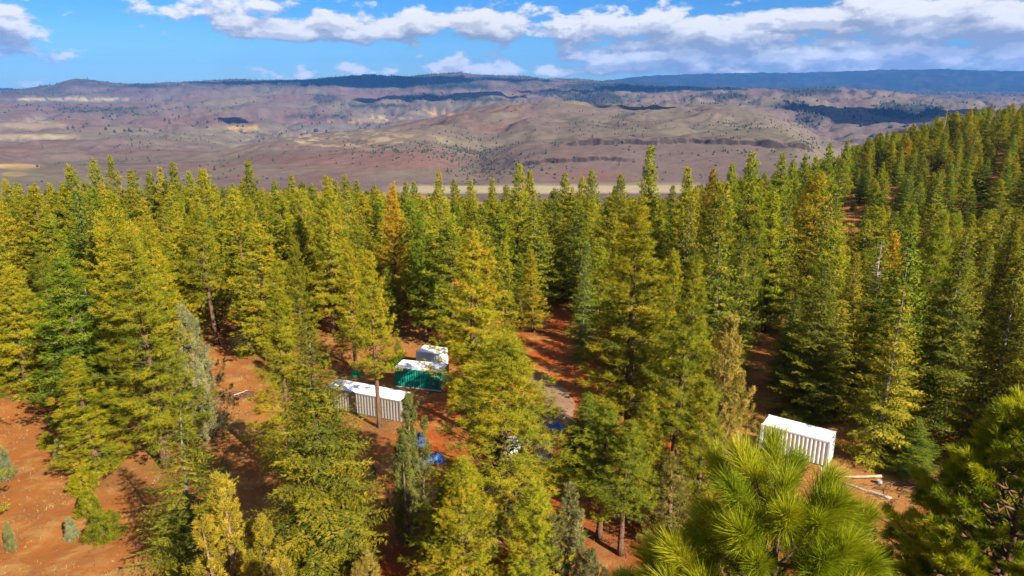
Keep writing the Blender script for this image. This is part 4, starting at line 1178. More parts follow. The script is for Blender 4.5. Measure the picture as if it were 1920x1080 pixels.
def make_juniper(tagname, H, seed, spires, rbase, ncl, nb, Lb, wb, mat='juniper', bark='bark_red', low=0.02, peak=0.28):
    rng = np.random.default_rng(seed)
    tm, at = trunk_mesh('trunk', H, 0.017 * H + 0.04, M[bark], rng, top=0.9)
    lim = Limbs(); cs, ax, tn = [], [], []
    for (dx, dy, hs, rs_, share) in spires:
        base = np.array([dx, dy, 0.0]) * H; hh = hs * H
        n = int(ncl * share)
        def surf(f, a):
            prof = min(1.0, (f + 0.10) / peak) ** 0.6 * (1 - f) ** 0.72 * 1.25
            lump = 0.72 + 0.7 * float(pnoise(np.array([math.cos(a) * 1.6 + seed]), np.array([math.sin(a) * 1.6 + f * hh * 0.55]))[0] + 0.3)
            return rs_ * H * prof * lump
        nfing = int(max(14, n / 30))
        for q in range(nfing):
            f = rng.random() ** 0.9 * 0.97; a = rng.uniform(0, 6.28)
            rr = surf(f, a) * rng.uniform(0.45, 0.95)
            zz = low * H + f * (hh - low * H)
            bend = base * min(1, zz / (0.4 * H + 1e-6)) ** 0.8
            p0 = bend + np.array([math.cos(a) * rr, math.sin(a) * rr, zz])
            lean = rng.uniform(0.25, 0.75) * (1 - 0.6 * f)
            dirn = np.array([math.cos(a) * lean, math.sin(a) * lean, 1.0]); dirn /= np.linalg.norm(dirn)
            Lf = rng.uniform(0.05, 0.12) * H * (0.55 + 0.45 * (1 - f)); rf = Lf * rng.uniform(0.16, 0.26)
            bt = rng.normal(0.46, 0.12)
            m = int(n * 0.72 / nfing)
            for k in range(m):
                u = rng.random() ** 0.8
                off = rng.normal(0, 1, 3); off -= dirn * off.dot(dirn); off *= rf * (1 - u) ** 0.8 / (np.linalg.norm(off) + 1e-6) * rng.uniform(0.5, 1)
                c = p0 + dirn * Lf * u + off
                d = dirn * 0.9 + off / (rf + 1e-6) * 0.45 + rng.normal(0, 0.15, 3)
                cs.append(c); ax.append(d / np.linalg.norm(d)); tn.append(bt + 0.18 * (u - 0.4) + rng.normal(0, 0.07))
            if q % 2 == 0:
                s0 = bend * 0.9 + np.array([0, 0, max(0.05, zz - rr * 0.8)])
                lim.mb.tube([s0, (s0 + p0) / 2 + np.array([0, 0, -0.05]), p0], [0.03, 0.02, 0.008], 3, False)
        for q in range(int(n * 0.28)):
            f = rng.random() ** 0.85; a = rng.uniform(0, 6.28)
            zz = low * H + f * (hh - low * H); rr = surf(f, a) * math.sqrt(rng.uniform(0.2, 0.8)) + 0.04
            bend = base * min(1, zz / (0.4 * H + 1e-6)) ** 0.8
            c = bend + np.array([math.cos(a) * rr, math.sin(a) * rr, zz])
            d = np.array([math.cos(a) * 0.55, math.sin(a) * 0.55, 0.9]) + rng.normal(0, 0.2, 3)
            cs.append(c); ax.append(d / np.linalg.norm(d)); tn.append(0.36 + rng.normal(0, 0.10))
        if dx or dy:
            lim.mb.tube([(0, 0, 0.12 * H), tuple(base * 0.8 + np.array([0, 0, 0.3 * H])), tuple(base + np.array([0, 0, hh * 0.85]))], [0.012 * H, 0.008 * H, 0.01], 5, False)
    cs, ax, tn = np.array(cs), np.array(ax), np.array(tn)
    V, Fc, tt = blades(cs, ax, nb, 0.70, np.full(len(cs), Lb), wb, tn, rng, 0.05, face=outward(cs, 0.45))
    return dict(trunk=tm, crown=crown_mesh('crown', V, Fc, tt, lim, M[mat], M[bark]), H=H)

PROTO = {}
# near: finer blades
PROTO['pine_full', 'hi'] = [make_pine('p', 22, s, 0.14, 3.9, 12.0, 17, 0.30, 0.019, 0.8, 0.0, 0.44, pw=1.3 + 0.2 * (s % 3)) for s in (1, 2, 3)]
PROTO['pine_mid', 'hi'] = [make_pine('p', 14, s, 0.06, 3.1, 12.0, 17, 0.28, 0.018, 0.75, 0.0, 0.42) for s in (4, 5)]
PROTO['pine_tall', 'hi'] = [make_pine('p', 20, s, 0.32, 3.4, 12.0, 17, 0.29, 0.019, 0.66, 0.12, 0.46, pw=1.6) for s in (6, 7)]
PROTO['pine_slim', 'hi'] = [make_pine('p', 18, s, 0.08, 2.6, 13.0, 17, 0.28, 0.018, 0.7, 0.0, 0.42, pw=1.4) for s in (8, 9)]
PROTO['pine_fine', 'hi'] = [make_pine('p', 16, 10, 0.10, 3.3, 17.0, 16, 0.20, 0.016, 0.75, 0.04, 0.36, pw=1.7)]
PROTO['fir_full', 'hi'] = [make_fir('f', 17, s, 0.04, 3.6, 0.38, 6, 0.155, 0.21, 0.030) for s in (11, 12, 19)]
PROTO['fir_open', 'hi'] = [make_fir('f', 13, s, 0.06, 3.0, 0.44, 5, 0.150, 0.20, 0.029, 0.85, 0.08) for s in (13, 14)]
PROTO['fir_slim', 'hi'] = [make_fir('f', 14, 15, 0.04, 2.3, 0.38, 5, 0.16, 0.21, 0.031)]
PROTO['juniper_full', 'hi'] = [make_juniper('j', 13, 16, [(0, 0, 1.0, 0.19, 0.7), (0.07, -0.04, 0.62, 0.12, 0.18), (-0.08, 0.0, 0.5, 0.11, 0.12)], 3, 8000, 9, 0.20, 0.024, low=0.0)]
PROTO['juniper_spire', 'hi'] = [make_juniper('j', 12, s, [(0, 0, 1.0, 0.115, 0.5), (0.09, -0.04, 0.80, 0.075, 0.2), (-0.085, -0.02, 0.70, 0.07, 0.16), (0.03, 0.09, 0.86, 0.07, 0.14)], 2.5, 6000, 9, 0.19, 0.023, low=0.0) for s in (17, 18)]
# farther: fewer, larger blades
PROTO['pine_full', 'lo'] = [make_pine('p', 20, s, 0.12, 4.7, 6.6, 10, 0.38, 0.046, 0.78, 0.0, 0.47, pw=1.2 + 0.22 * (s % 4)) for s in (21, 22, 23, 24, 29)]
PROTO['pine_tall', 'lo'] = [make_pine('p', 20, s, 0.26, 4.1, 6.6, 10, 0.38, 0.046, 0.70, 0.12, 0.49, pw=1.7) for s in (25, 26, 30)]
PROTO['pine_slim', 'lo'] = [make_pine('p', 18, s, 0.08, 3.3, 7.2, 10, 0.38, 0.046, 0.72, 0.0, 0.46, pw=1.3 + 0.25 * (s % 2)) for s in (27, 28, 36)]
PROTO['fir_full', 'lo'] = [make_fir('f', 17, s, 0.04, 4.2, 0.46, 5, 0.26, 0.36, 0.058) for s in (31, 32, 33)]
PROTO['fir_slim', 'lo'] = [make_fir('f', 16, s, 0.04, 3.2, 0.46, 5, 0.25, 0.34, 0.056) for s in (34, 35)]
print('proto triangles', sum(len(p['crown'].polygons) for v in PROTO.values() for p in v))

# ------------------------------------------------------------------ the trees
def plant(t, label, cat, name, group=None):
    key = (t['kind'], 'hi') if t['hi'] else (t['kind'], 'lo')
    if key not in PROTO: key = (t['kind'], 'hi')
    pr = PROTO[key][int(t['x'] * 7 + t['y'] * 3) % len(PROTO[key])]
    s = t['H'] / pr['H']; w = t['w'] * (0.5 * s + 0.5)
    root = empty(name, (t['x'], t['y'], t['z']), (t['x'] * 3.7 + t['y'] * 1.3) % 6.28)
    root.rotation_euler = (0.035 * math.sin(t['x'] * 5.1), 0.035 * math.sin(t['y'] * 4.3), root.rotation_euler[2])
    root.scale = (w, w, s)
    tag(root, label, cat, group)
    new_obj('trunk', pr['trunk'], root)
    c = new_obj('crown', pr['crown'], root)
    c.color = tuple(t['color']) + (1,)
    return root
NAME = {'pine': ('pine_tree', 'pine tree'), 'fir': ('fir_tree', 'fir tree'), 'jun': ('juniper_tree', 'juniper')}
def zone(t):
    px, py, d = project((t['x'], t['y'], t['z'] + t['H'])); r = math.hypot(t['x'], t['y'])
    w = 'fir' if t['kind'].startswith('fir') else 'pine'
    if r > 225: return w, 'on the upper right hill', 'trees on the wooded hill', px
    xs = [(240, 'at the far left'), (480, 'by the left clearing'), (720, 'above the grey container'), (960, 'above the teal container'),
          (1200, 'around the red clearing'), (1440, 'right of the golden pine'), (1700, 'above the right container'), (9999, 'at the right edge')]
    for lim, s in xs:
        if px < lim: break
    depth = 'in the front rank' if r < 115 else ('in the middle rank' if r < 160 else 'in the back rank')
    return w, f'{depth} {s}', f'forest trees {s}', px
def tone(c):
    if c[0] > 1.18 and c[1] < 0.9: return 'rusty'
    if c[0] / c[1] > 1.06: return 'yellow'
    if c[0] / c[1] < 0.84: return 'dark'
    return 'green'
ORD = ['zeroth', 'leftmost', 'second', 'third', 'fourth', 'fifth', 'sixth', 'seventh', 'eighth', 'ninth', 'tenth', 'eleventh', 'twelfth', 'thirteenth', 'fourteenth', 'fifteenth', 'sixteenth', 'seventeenth', 'eighteenth', 'nineteenth', 'twentieth']
def ordinal(n):
    if n < len(ORD): return ORD[n]
    tens = {2: 'twenty', 3: 'thirty', 4: 'forty', 5: 'fifty', 6: 'sixty', 7: 'seventy', 8: 'eighty', 9: 'ninety'}
    if n % 10 == 0: return tens[n // 10][:-1] + 'ieth'
    return tens[n // 10] + '-' + ['', 'first', 'second', 'third', 'fourth', 'fifth', 'sixth', 'seventh', 'eighth', 'ninth'][n % 10]
order = sorted([i for i in range(len(TREES)) if not TREES[i]['label']], key=lambda i: -VIS[i])
n_of = {'pine': 0, 'fir': 0}
single = set()
for i in order:
    k = TREES[i]['kind'][:3]; k = 'fir' if k == 'fir' else 'pine'
    if VIS[i] >= 6 and n_of[k] < (255 if k == 'pine' else 230):
        single.add(i); n_of[k] += 1
rest = []
rows = {}
for i in single:
    w, place, grp, px = zone(TREES[i]); size = 'short' if TREES[i]['H'] < 11 else ('tall' if TREES[i]['H'] > 19 else 'middling')
    rows.setdefault((size, tone(TREES[i]['color']), w, place, grp), []).append((px, i))
LAB = {}
for (size, tn_, w, place, grp), lst in rows.items():
    for k, (px, i) in enumerate(sorted(lst)):
        o_ = '' if len(lst) == 1 else (', leftmost such' if k == 0 else f', {ordinal(k + 1)} such from left')
        LAB[i] = (f'{size} {tn_} {w} {place}{o_}', grp)
for i, t in enumerate(TREES):
    nm, cat = NAME[{'p': 'pine', 'f': 'fir', 'j': 'jun'}[t['kind'][0]]]
    if t['label']:
        plant(t, t['label'], cat, nm)
    elif i in single:
        plant(t, LAB[i][0], cat, nm, LAB[i][1])
    else:
        rest.append(t)
print('trees', len(TREES), 'single', len(single), 'rest', len(rest))

# trees past that count, and those that hardly show between the others: one wood, instanced on points
def wood(name, items, kinds):
    protos = []
    pcol = bpy.data.collections.new(name + '_kinds')
    keys = []
    for k in kinds:
        for pr in PROTO[k, 'lo']:
            nv = len(pr['crown'].vertices)
            # join trunk and crown into one mesh
            bm = bmesh.new(); bm.from_mesh(pr['crown']); lay = None
            nf0 = len(bm.faces); bm.from_mesh(pr['trunk']); bm.faces.ensure_lookup_table()
            for f in bm.faces[nf0:]: f.material_index = 1
            me = bpy.data.meshes.new('wood_tree'); bm.to_mesh(me); bm.free()
            for m in pr['crown'].materials: me.materials.append(m)
            o = bpy.data.objects.new(f'wood_tree_{len(protos):02d}', me); o.color = (0.95, 1.0, 0.95, 1)
            pcol.objects.link(o); protos.append(pr['H']); keys.append(k)
    P = np.array([(t['x'], t['y'], t['z']) for t in items], np.float32)
    me = bpy.data.meshes.new(name); me.vertices.add(len(P)); me.vertices.foreach_set('co', P.ravel())
    idx, scl, rot = [], [], []
    rs = random.Random(2)
    for t in items:
        c = [j for j, k in enumerate(keys) if k == t['kind']] or list(range(len(keys)))
        j = rs.choice(c); s = t['H'] / protos[j]; w = t['w'] * (0.5 * s + 0.5)
        idx.append(j); scl.append((w, w, s)); rot.append((0, 0, rs.uniform(0, 6.28)))
    a = me.attributes.new('pick', 'INT', 'POINT'); a.data.foreach_set('value', idx)
    a = me.attributes.new('scl', 'FLOAT_VECTOR', 'POINT'); a.data.foreach_set('vector', np.array(scl, np.float32).ravel())
    a = me.attributes.new('rot', 'FLOAT_VECTOR', 'POINT'); a.data.foreach_set('vector', np.array(rot, np.float32).ravel())
    o = new_obj(name, me)
    ng = bpy.data.node_groups.new(name, 'GeometryNodeTree')
    ng.interface.new_socket('Geometry', in_out='INPUT', socket_type='NodeSocketGeometry'); ng.interface.new_socket('Geometry', in_out='OUTPUT', socket_type='NodeSocketGeometry')
    N = ng.nodes; Lk = ng.links
    gi_ = N.new('NodeGroupInput'); go = N.new('NodeGroupOutput')
    m2p = N.new('GeometryNodeMeshToPoints'); iop = N.new('GeometryNodeInstanceOnPoints'); ci = N.new('GeometryNodeCollectionInfo')
    ci.inputs['Collection'].default_value = pcol; ci.inputs['Separate Children'].default_value = True; ci.inputs['Reset Children'].default_value = True
    def na(nm, tp):
        q = N.new('GeometryNodeInputNamedAttribute'); q.data_type = tp; q.inputs['Name'].default_value = nm; return q.outputs['Attribute']
    Lk.new(gi_.outputs[0], m2p.inputs[0]); Lk.new(m2p.outputs[0], iop.inputs['Points']); Lk.new(ci.outputs[0], iop.inputs['Instance'])
    iop.inputs['Pick Instance'].default_value = True
    Lk.new(na('pick', 'INT'), iop.inputs['Instance Index']); Lk.new(na('rot', 'FLOAT_VECTOR'), iop.inputs['Rotation']); Lk.new(na('scl', 'FLOAT_VECTOR'), iop.inputs['Scale'])
    Lk.new(iop.outputs[0], go.inputs[0])
    md = o.modifiers.new('wood', 'NODES'); md.node_group = ng
    return o
tag(wood('background_wood', rest, ['pine_full', 'pine_tall', 'pine_slim', 'fir_full', 'fir_slim']), 'conifers filling the forest between and behind the trees in front', 'wood', kind='stuff')

# ------------------------------------------------------------------ the two pine tops close to the camera
def near_pine(tip, label, needle_len, needle_w, n_needles, depth_fine, rmax_slope, seed, color, n_whorl=0.34, droop=0.0, r_cap=2.6, more=3.2, lift=0.0):
    rng = np.random.default_rng(seed)
    gz_ = hz(tip.x, tip.y); H = tip.z - gz_
    root = empty('pine_tree', (tip.x, tip.y, gz_)); tag(root, label, 'pine tree')
    b = MB(); pts = []; rad = []
    for i in range(26):
        t = 1 - (1 - i / 25) ** 1.6
        dz = H - H * t
        pts.append((0.035 * math.sin(dz * 1.3) * min(1, dz), 0.03 * math.cos(dz * 1.1) * min(1, dz), -0.4 + t * (H + 0.4))); rad.append(0.012 + 0.0145 * dz ** 0.92)
    b.tube(pts, rad, 12); b.build('trunk', M['bark'], root, True)
    cs, ax, tn, Ls = [], [], [], []
    lim = Limbs()
    def shoot(p, d, L, big=1.0, tint=0.5):
        """a shoot with needles along its last stretch"""
        d = d / np.linalg.norm(d); n = 4
        for k in range(n):
            f = k / (n - 1)
            cs.append(p + d * L * (0.25 + 0.75 * f)); ax.append(d * (0.55 + 0.75 * f)); tn.append(tint + rng.normal(0, 0.05)); Ls.append(needle_len * big * (0.8 + 0.25 * f))
        lim.mb.tube([p, p + d * L], [0.010, 0.006], 5, False)
    top = np.array([0, 0, H])
    shoot(top - np.array([0, 0, 0.12]), np.array([0.05, 0, 1.0]), 0.2, 1.0, 0.55)
    dz = 0.16
    while dz < min(H * 0.75, 16):
        fine = dz < depth_fine
        nbr = rng.integers(4, 7) if fine else rng.integers(3, 5)
        a0 = rng.uniform(0, 6.28)
        for j in range(nbr):
            a = a0 + 6.283 * j / nbr + rng.normal(0, 0.18)
            Lb = min(r_cap, 0.16 + rmax_slope * dz) * rng.uniform(0.75, 1.15)
            h = np.array([math.cos(a), math.sin(a), 0]); side = np.array([-h[1], h[0], 0])
            rise = 0.75 - 0.16 * min(dz, 4)
            o = top - np.array([0, 0, dz + rng.uniform(-0.06, 0.06)])
            def pt(s): return o + h * Lb * s + np.array([0, 0, Lb * (rise * s * 0.55 + 0.35 * s * s - droop * s)])
            lim.mb.tube([pt(0), pt(0.35), pt(0.7), pt(1.0)], [0.012 + 0.012 * Lb, 0.010 + 0.009 * Lb, 0.010 + 0.004 * Lb, 0.008], 6, False)
            bt = rng.normal(0.48 + lift, 0.13)
            dirn = (pt(1.0) - pt(0.85)); dirn /= np.linalg.norm(dirn)
            shoot(pt(0.98), dirn + np.array([0, 0, 0.35]), 0.17, 1.0, bt + 0.08)
            ns = int((more if fine else 2.0) * Lb / 0.42)
            for q in range(ns):
                s = rng.uniform(0.38, 0.95); sg = 1 if q % 2 else -1
                d = h * 0.65 + side * sg * rng.uniform(0.4, 0.9) + np.array([0, 0, rng.uniform(0.1, 0.6)])
                sl = rng.uniform(0.12, 0.30) * min(1, Lb)
                p0 = pt(s); p1 = p0 + d / np.linalg.norm(d) * sl
                lim.mb.tube([p0, p1], [0.010, 0.008], 4, False)
                shoot(p1, d + np.array([0, 0, 0.3]), 0.14, 0.95, bt + rng.normal(0, 0.06))
        dz += n_whorl * rng.uniform(0.8, 1.2) * (1 if fine else 1.6)
    cs, ax, tn, Ls = np.array(cs), np.array(ax), np.array(tn), np.array(Ls)
    dist = top[2] - cs[:, 2]
    near = dist < depth_fine
    V, Fc, tt = blades(cs[near], ax[near], n_needles, 0.80, Ls[near], needle_w, tn[near], rng, 0.012, True)
    Fc = np.concatenate([Fc[:, [0, 1, 2]], Fc[:, [0, 2, 3]]])
    V2, F2, t2 = blades(cs[~near], ax[~near], max(8, n_needles // 6), 0.75, Ls[~near] * 1.15, needle_w * 4.5, tn[~near], rng, 0.02)
    V = np.concatenate([V, V2]); Fc = np.concatenate([Fc, F2 + len(V) - len(V2)]); tt = np.concatenate([tt, t2])
    c = new_obj('crown', crown_mesh('crown', V, Fc, tt, lim, M['needle'], M['bark']), root)
    c.color = tuple(color) + (1,)
    return root
def at_depth(px, py, D):
    d = ray(px, py)
    return Vector((d[0] * D, d[1] * D, CAM_Z + d[2] * D))
near_pine(at_depth(1465, 940, 4.1), 'long-needled pine top filling the lower right foreground, closest to the camera', 0.18, 0.0014, 215, 2.0, 0.40, 5, (0.92, 0.98, 0.9), 0.30, r_cap=1.3, lift=0.03, more=4.2)
near_pine(at_depth(1950, 775, 10.0), 'dark green pine at the lower right edge, behind the closest pine top', 0.16, 0.0034, 58, 4.2, 0.44, 9, (1.25, 1.25, 1.05), 0.20, more=5.5, lift=0.06)

# ------------------------------------------------------------------ dead trees
def snag(xt, yt, r, label, seed, limb=1.0, Hmax=None):
    d = ray(xt, yt); h = math.hypot(d[0], d[1]); x, y = d[0] / h * r, d[1] / h * r
    z = hz(x, y); H = CAM_Z + r * d[2] / h - z
    rng = np.random.default_rng(seed)
    root = empty('dead_tree', (x, y, z)); tag(root, label, 'dead tree')
    tm, at = trunk_mesh('trunk', H, 0.010 * H + 0.03, M['deadwood'], rng, top=1.0)
    new_obj('trunk', tm, root)
    b = MB()
    for k in range(int(55 * limb)):
        zz = H * rng.uniform(0.25, 0.97); a = rng.uniform(0, 6.28); o = at(zz); L = (0.25 + 1.9 * (1 - zz / H)) * rng.uniform(0.4, 1.0) * limb + 0.15
        h_ = np.array([math.cos(a), math.sin(a), 0])
        p1 = o + h_ * L * 0.5 + np.array([0, 0, 0.05 * L]); p2 = o + h_ * L + np.array([0, 0, rng.uniform(-0.1, 0.3) * L])
        b.tube([o, p1, p2], [0.028, 0.02, 0.006], 4, False)
        for q in range(2):
            t_ = rng.uniform(0.4, 0.9); p = o + (p2 - o) * t_; e = p + rng.normal(0, 0.28, 3) * L
            b.tube([p, e], [0.012, 0.004], 3, False)
    new_obj('limbs', b.mesh('limbs', M['deadwood']), root)['kind'] = 'stuff'
snag(1777, 203, 345, 'bare dead trunk standing above the trees on the upper right hill', 61, 0.5)
snag(1554, 258, 235, 'thin bare dead trunk at the foot of the upper right hill skyline', 62, 0.5)
snag(1655, 452, 92, 'pale twiggy dead tree among the firs left of the right edge', 63, 1.4)
snag(160, 540, 84, 'grey bare-branched dead tree in the forest at far left', 64, 1.5)
snag(792, 405, 105, 'slim grey dead tree right of the rusty dying pine', 65, 0.8)

# ------------------------------------------------------------------ shrubs on the bare slope
def shrub(px, py, hgt, kind, label, color, wid):
    p = ground_at(px, py)
    t = dict(kind=kind, x=p.x, y=p.y, z=p.z, H=hgt, w=wid, color=color, hi=True)
    key = (kind, 'hi'); pr = PROTO[key][0]
    s = hgt / pr['H']
    root = empty('shrub', p, px * 0.1); root.scale = (wid, wid, s)
    tag(root, label, 'shrub')
    new_obj('stem', pr['trunk'], root); c = new_obj('foliage', pr['crown'], root); c.color = tuple(color) + (1,)
PROTO['bush_round', 'hi'] = [make_juniper('b', 2.0, 41, [(0, 0, 1.0, 0.46, 0.6), (0.25, 0.1, 0.8, 0.3, 0.2), (-0.22, -0.15, 0.75, 0.3, 0.2)], 1, 1300, 10, 0.20, 0.016, 'pine', 'bark', 0.0, 0.2)]
PROTO['bush_sage', 'hi'] = [make_juniper('b', 2.0, 42, [(0, 0, 1.0, 0.32, 0.6), (0.15, 0.1, 0.75, 0.2, 0.2), (-0.14, -0.1, 0.7, 0.2, 0.2)], 1, 1500, 9, 0.15, 0.016, 'juniper', 'bark_red', 0.0, 0.2)]
SAGE = (1.12, 1.18, 2.6)
shrub(8, 905, 3.4, 'bush_sage', 'large grey-green shrub cut by the left edge on the bare slope', SAGE, 1.5)
shrub(137, 1018, 1.9, 'bush_sage', 'small grey sagebrush left of the round green shrub', SAGE, 0.85)
shrub(24, 1035, 2.3, 'bush_sage', 'thin pale shrub at the lower left corner', (0.9, 0.95, 1.5), 0.6)
shrub(196, 1012, 2.3, 'bush_round', 'round yellow-green shrub lowest on the bare slope', YEL, 1.5)
shrub(170, 965, 2.0, 'bush_round', 'green shrub directly above the round one on the bare slope', YEL, 1.1)
shrub(160, 925, 2.2, 'bush_round', 'bushy green shrub at the foot of the short bushy pine', YEL, 1.25)
shrub(92, 842, 1.7, 'bush_round', 'small green bush left of the short bushy pine', YEL, 0.85)
shrub(116, 868, 2.2, 'bush_sage', 'grey shrub beside the small green bush', SAGE, 0.95)
shrub(425, 915, 2.6, 'bush_sage', 'pale blue-grey shrub behind the ochre juniper', (0.75, 0.92, 2.0), 0.7)
shrub(702, 905, 1.6, 'bush_sage', 'pale sprig of sagebrush on the red soil right of the dense fir', (0.75, 0.92, 2.0), 0.5)
shrub(455, 672, 1.2, 'bush_round', 'low green bush at the foot of the small grey juniper', (0.9, 1, 1), 0.8)
shrub(1600, 395, 3.0, 'bush_round', 'little green shrub on the bare bank of the wooded hill', (0.9, 1.05, 1), 1.2)

# ------------------------------------------------------------------ ground cover: dry grass, twigs, stones
def ground_cover():
    rng = np.random.default_rng(8)
    n = 30000
    a = rng.uniform(-0.72, 0.72, n); r = np.sqrt(rng.uniform(30 ** 2, 105 ** 2, n))
    x, y = r * np.sin(a), r * np.cos(a)
    keep = (fbm(x / 6, y / 6, 3) + rng.normal(0, 0.2, n)) > 0.06
    x, y = x[keep], y[keep]
    z = height(x, y)
    c = np.stack([x, y, z - 0.01], 1); ax = np.repeat([[0, 0, 1.0]], len(c), 0)
    V, Fc, tt = blades(c, ax, 5, 0.75, np.full(len(c), 0.22), 0.025, rng.normal(0.5, 0.2, len(c)), rng, 0.06)
    V[:, 2] = np.maximum(V[:, 2], np.repeat(np.repeat(z, 5), 3) - 0.01)
    return mesh_np('dry_grass', V, Fc, False, dict(tint=np.clip(tt, 0, 1)), M['dry_grass'])
tag(new_obj('dry_grass', ground_cover()), 'tufts of dry grass scattered over the red soil', 'grass', kind='stuff')
def twigs():
    rng = np.random.default_rng(18); b = MB()
    for k in range(420):
        a = rng.uniform(-0.7, 0.7); r = math.sqrt(rng.uniform(32 ** 2, 90 ** 2)); x, y = r * math.sin(a), r * math.cos(a)
        t = rng.uniform(0, 3.14); L = rng.uniform(0.3, 1.3); z = hz(x, y) + 0.03
        d = np.array([math.cos(t), math.sin(t), 0]) * L / 2; p = np.array([x, y, z])
        b.tube([p - d, p + np.array([0, 0, 0.03 + rng.uniform(0, 0.05)]), p + d], [0.025, 0.02, 0.008], 3, False)
    return b.mesh('twigs', M['bark'])
tag(new_obj('twigs', twigs()), 'fallen twigs and sticks strewn over the forest floor', 'twigs', kind='stuff')
def stones():
    rng = np.random.default_rng(28)
    base = np.array([(1, 0, 0), (-1, 0, 0), (0, 1, 0), (0, -1, 0), (0, 0, 1), (0, 0, -1)], float)
    fc = np.array([(0, 2, 4), (2, 1, 4), (1, 3, 4), (3, 0, 4), (2, 0, 5), (1, 2, 5), (3, 1, 5), (0, 3, 5)])
    n = 1800; a = rng.uniform(-0.72, 0.72, n); r = np.sqrt(rng.uniform(30 ** 2, 95 ** 2, n)); x, y = r * np.sin(a), r * np.cos(a); z = height(x, y)
    s = rng.gamma(2.0, 0.030, n) + 0.025
    V = base[None] * s[:, None, None] * rng.uniform(0.6, 1.3, (n, 6, 3)); V[:, :, 2] *= 0.6
    V = V + np.stack([x, y, z], 1)[:, None]
    Fc = (fc[None] + 6 * np.arange(n)[:, None, None]).reshape(-1, 3)
    return mesh_np('stones', V.reshape(-1, 3), Fc, False, None, M['rock'])
tag(new_obj('stones', stones()), 'small stones lying about the clearings', 'stones', kind='stuff')

# ------------------------------------------------------------------ far shrubs and woods
def far_trees(name, label, x, y, h, w, seed, mat):
    rng = np.random.default_rng(seed); n = len(x); z = height(x, y)
    ang = np.linspace(0, 2 * np.pi, 6, endpoint=False)
    prof = [(0.0, 0.55), (0.35, 1.0), (0.7, 0.62)]
    k = len(prof) * 6 + 1
    V = np.zeros((n, k, 3))
    for i, (f, rr) in enumerate(prof):
        for j in range(6):
            q = rng.uniform(0.7, 1.25, n)
            V[:, i * 6 + j, 0] = x + w * rr * q * np.cos(ang[j] + i * 0.5); V[:, i * 6 + j, 1] = y + w * rr * q * np.sin(ang[j] + i * 0.5); V[:, i * 6 + j, 2] = z + h * f * rng.uniform(0.85, 1.15, n) - 0.4
    V[:, -1] = np.stack([x, y, z + h], 1)
    fc = []
    for i in range(len(prof) - 1):
        for j in range(6):
            a, b_, c, d = i * 6 + j, i * 6 + (j + 1) % 6, (i + 1) * 6 + (j + 1) % 6, (i + 1) * 6 + j
            fc += [(a, b_, c), (a, c, d)]
    for j in range(6): fc.append((12 + j, 12 + (j + 1) % 6, k - 1))
    Fc = (np.array(fc)[None] + k * np.arange(n)[:, None, None]).reshape(-1, 3)
    tint = np.repeat(rng.uniform(0.1, 0.9, n), k)
    return tag(new_obj(name, mesh_np(name, V.reshape(-1, 3), Fc, False, dict(tint=tint), mat)), label, 'trees', kind='stuff')
def scatter_far(seed, tries, rlo, rhi, dens):
    rng = np.random.default_rng(seed)
    a = rng.uniform(-0.68, 0.70, tries); r = np.exp(rng.uniform(math.log(rlo), math.log(rhi), tries)); x, y = r * np.sin(a), r * np.cos(a)
    z = height(x, y); d = y * CP - (z - CAM_Z) * SP
    px = CX + F_PX * x / d; py = CY - F_PX * (y * SP + (z - CAM_Z) * CP) / d
    keep = rng.random(tries) < dens(x, y, r, px, py)
    return x[keep], y[keep]
def gau(px, py, x0, y0, wx, wy): return np.exp(-(((px - x0) / wx) ** 2 + ((py - y0) / wy) ** 2))
def dens_mid(x, y, r, px, py):
    base = 0.022 * np.clip(0.2 + 3.2 * fbm(x / 260, y / 260, 4), 0, 2) + 0.16 * (1 - sstep(0.02, 0.14, drainage(x, y))) * np.clip(0.4 + 2 * fbm(x / 700, y / 700, 3), 0, 1.3)
    g = base + 0.55 * gau(px, py, 890, 300, 40, 34) + 0.35 * gau(px, py, 860, 285, 70, 22) + 0.5 * gau(px, py, 1385, 285, 32, 5) + 0.4 * gau(px, py, 1510, 268, 28, 10)
    g += 0.35 * gau(px, py, 1150, 238, 70, 8) + 0.5 * gau(px, py, 1175, 216, 22, 5) + 0.6 * gau(px, py, 265, 272, 34, 8) + 0.35 * gau(px, py, 330, 255, 80, 12) + 0.3 * gau(px, py, 760, 285, 130, 14)
    g += 0.35 * gau(px, py, 1000, 320, 70, 20) + 0.6 * gau(px, py, 1520, 225, 35, 22) + 0.4 * gau(px, py, 1420, 236, 60, 8) + 0.35 * gau(px, py, 410, 315, 20, 8)
    g += 0.25 * sstep(950, 1050, px) * (1 - sstep(1550, 1600, px)) * np.clip(fbm(x / 120, y / 120, 3) - 0.05, 0, 1)
    return g * (1 - sstep(1130, 1000, r)) * ~((r < 1470) & (px > 700))
xs_, ys_ = scatter_far(51, 44000, 1480, 6000, dens_mid)
rr_ = np.random.default_rng(1)
far_trees('juniper_scrub', 'junipers dotted over the dry canyon slopes', xs_, ys_, rr_.gamma(6, 0.66, len(xs_)) * (1 + np.hypot(xs_, ys_) / 8000), rr_.uniform(1.3, 2.6, len(xs_)) * (1 + np.hypot(xs_, ys_) / 8000), 3, M['shrub_far'])
print('scrub', len(xs_))
def dens_far(x, y, r, px, py):
    col, _, _ = land_cover(x, y, height(x, y))
    darkness = 1 - sstep(0.05, 0.16, col[:, 0])  # trees also thicken where cloud shadow is painted on the land
    base = 0.10 * np.clip(0.4 + 2.0 * fbm(x / 500, y / 500, 4), 0, 2)
    ridge = 0.35 * sstep(11500, 12300, r) * (1 - sstep(15500, 16000, r))
    return np.clip(base + 0.85 * darkness + ridge + 0.5 * gau(px, py, 175, 205, 110, 8) + 0.4 * gau(px, py, 230, 214, 60, 5), 0, 1)
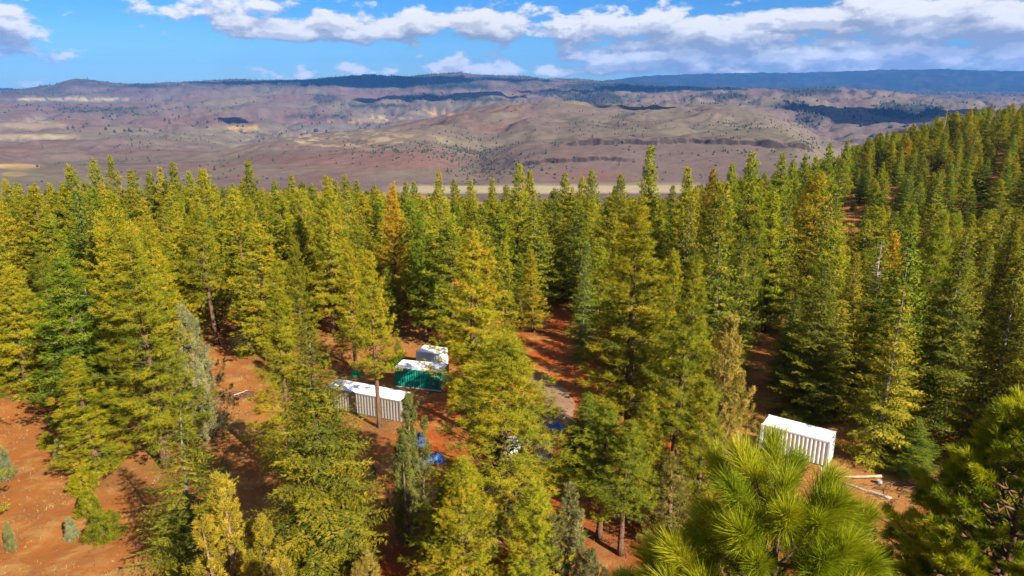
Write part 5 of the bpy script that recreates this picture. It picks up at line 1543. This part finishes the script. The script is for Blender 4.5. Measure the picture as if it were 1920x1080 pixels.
xs_, ys_ = scatter_far(52, 30000, 4300, 16000, dens_far)
far_trees('ridge_woods', 'dark woods along the far ridges and gullies', xs_, ys_, rr_.uniform(12, 24, len(xs_)), rr_.uniform(5, 10, len(xs_)), 4, M['shrub_far'])
print('far woods', len(xs_))

# ------------------------------------------------------------------ clouds overhead, beyond the picture's top edge: their shadows lie on the hills
def cloud_over(px, py, r, sx, sy, seed, alt=2500.0):
    d = ray(px, py); h = math.hypot(d[0], d[1]); gx, gy = d[0] / h * r, d[1] / h * r
    off = alt / math.tan(SUN_EL)
    cx, cy_ = gx - SHADOW.x * off, gy - SHADOW.y * off
    bm = bmesh.new(); bmesh.ops.create_icosphere(bm, subdivisions=4, radius=1.0)
    P = np.array([v.co[:] for v in bm.verts])
    n = fbm(P[:, 0] * 1.7 + seed, P[:, 1] * 1.7 - seed, 4, 0.6) + 0.5 * fbm(P[:, 0] * 2.5 + P[:, 2] * 2, P[:, 1] * 2.5 + seed, 3)
    k = 1 + 0.75 * n
    for v, p, q in zip(bm.verts, P, k): v.co = (p[0] * sx * q, p[1] * sy * q, p[2] * (230 * q if p[2] > 0 else 70))
    me = bpy.data.meshes.new('cloud'); bm.to_mesh(me); bm.free(); me.polygons.foreach_set('use_smooth', [True] * len(me.polygons))
    me.materials.append(M['cloud'])
    o = new_obj('cloud', me, None, None, (cx, cy_, alt)); o.rotation_euler = (0, 0, -math.atan2(gx, gy))
    return tag(o, 'white cumulus cloud high over the valley', 'cloud', 'clouds over the valley', 'stuff')
m, t, out = new_mat('cloud_white'); M['cloud'] = m
principled(t, out, (0.85, 0.85, 0.86), 1.0, None, spec=0.0)
for q in [(1690, 212, 5200, 420, 620, 1), (720, 152, 12000, 1900, 1100, 2), (520, 152, 12300, 1300, 700, 7), (800, 182, 8000, 520, 420, 3), (905, 186, 7600, 420, 260, 4), (1080, 176, 9000, 800, 600, 5),
          (1300, 172, 10500, 1300, 800, 6), (460, 226, 5400, 170, 110, 8), (1275, 205, 3350, 150, 60, 9)]:
    cloud_over(*q)

# ------------------------------------------------------------------ haze: one even body of air
def haze_box():
    m, t, out = new_mat('haze')
    v = t.node('ShaderNodeVolumePrincipled')
    v.inputs['Color'].default_value = (0.11, 0.38, 1.0, 1)
    v.inputs['Density'].default_value = 2.9e-5
    v.inputs['Anisotropy'].default_value = 0.0
    t.l.new(v.outputs[0], out.inputs['Volume'])
    b = MB(); b.box(-27500, 27500, -27500, 27500, -420, 1150)
    o = b.build('haze', m)
    tag(o, kind='stuff'); o['label'] = 'thin blue haze over the distant hills'
    o.display_type = 'WIRE'
    return o
haze_box()
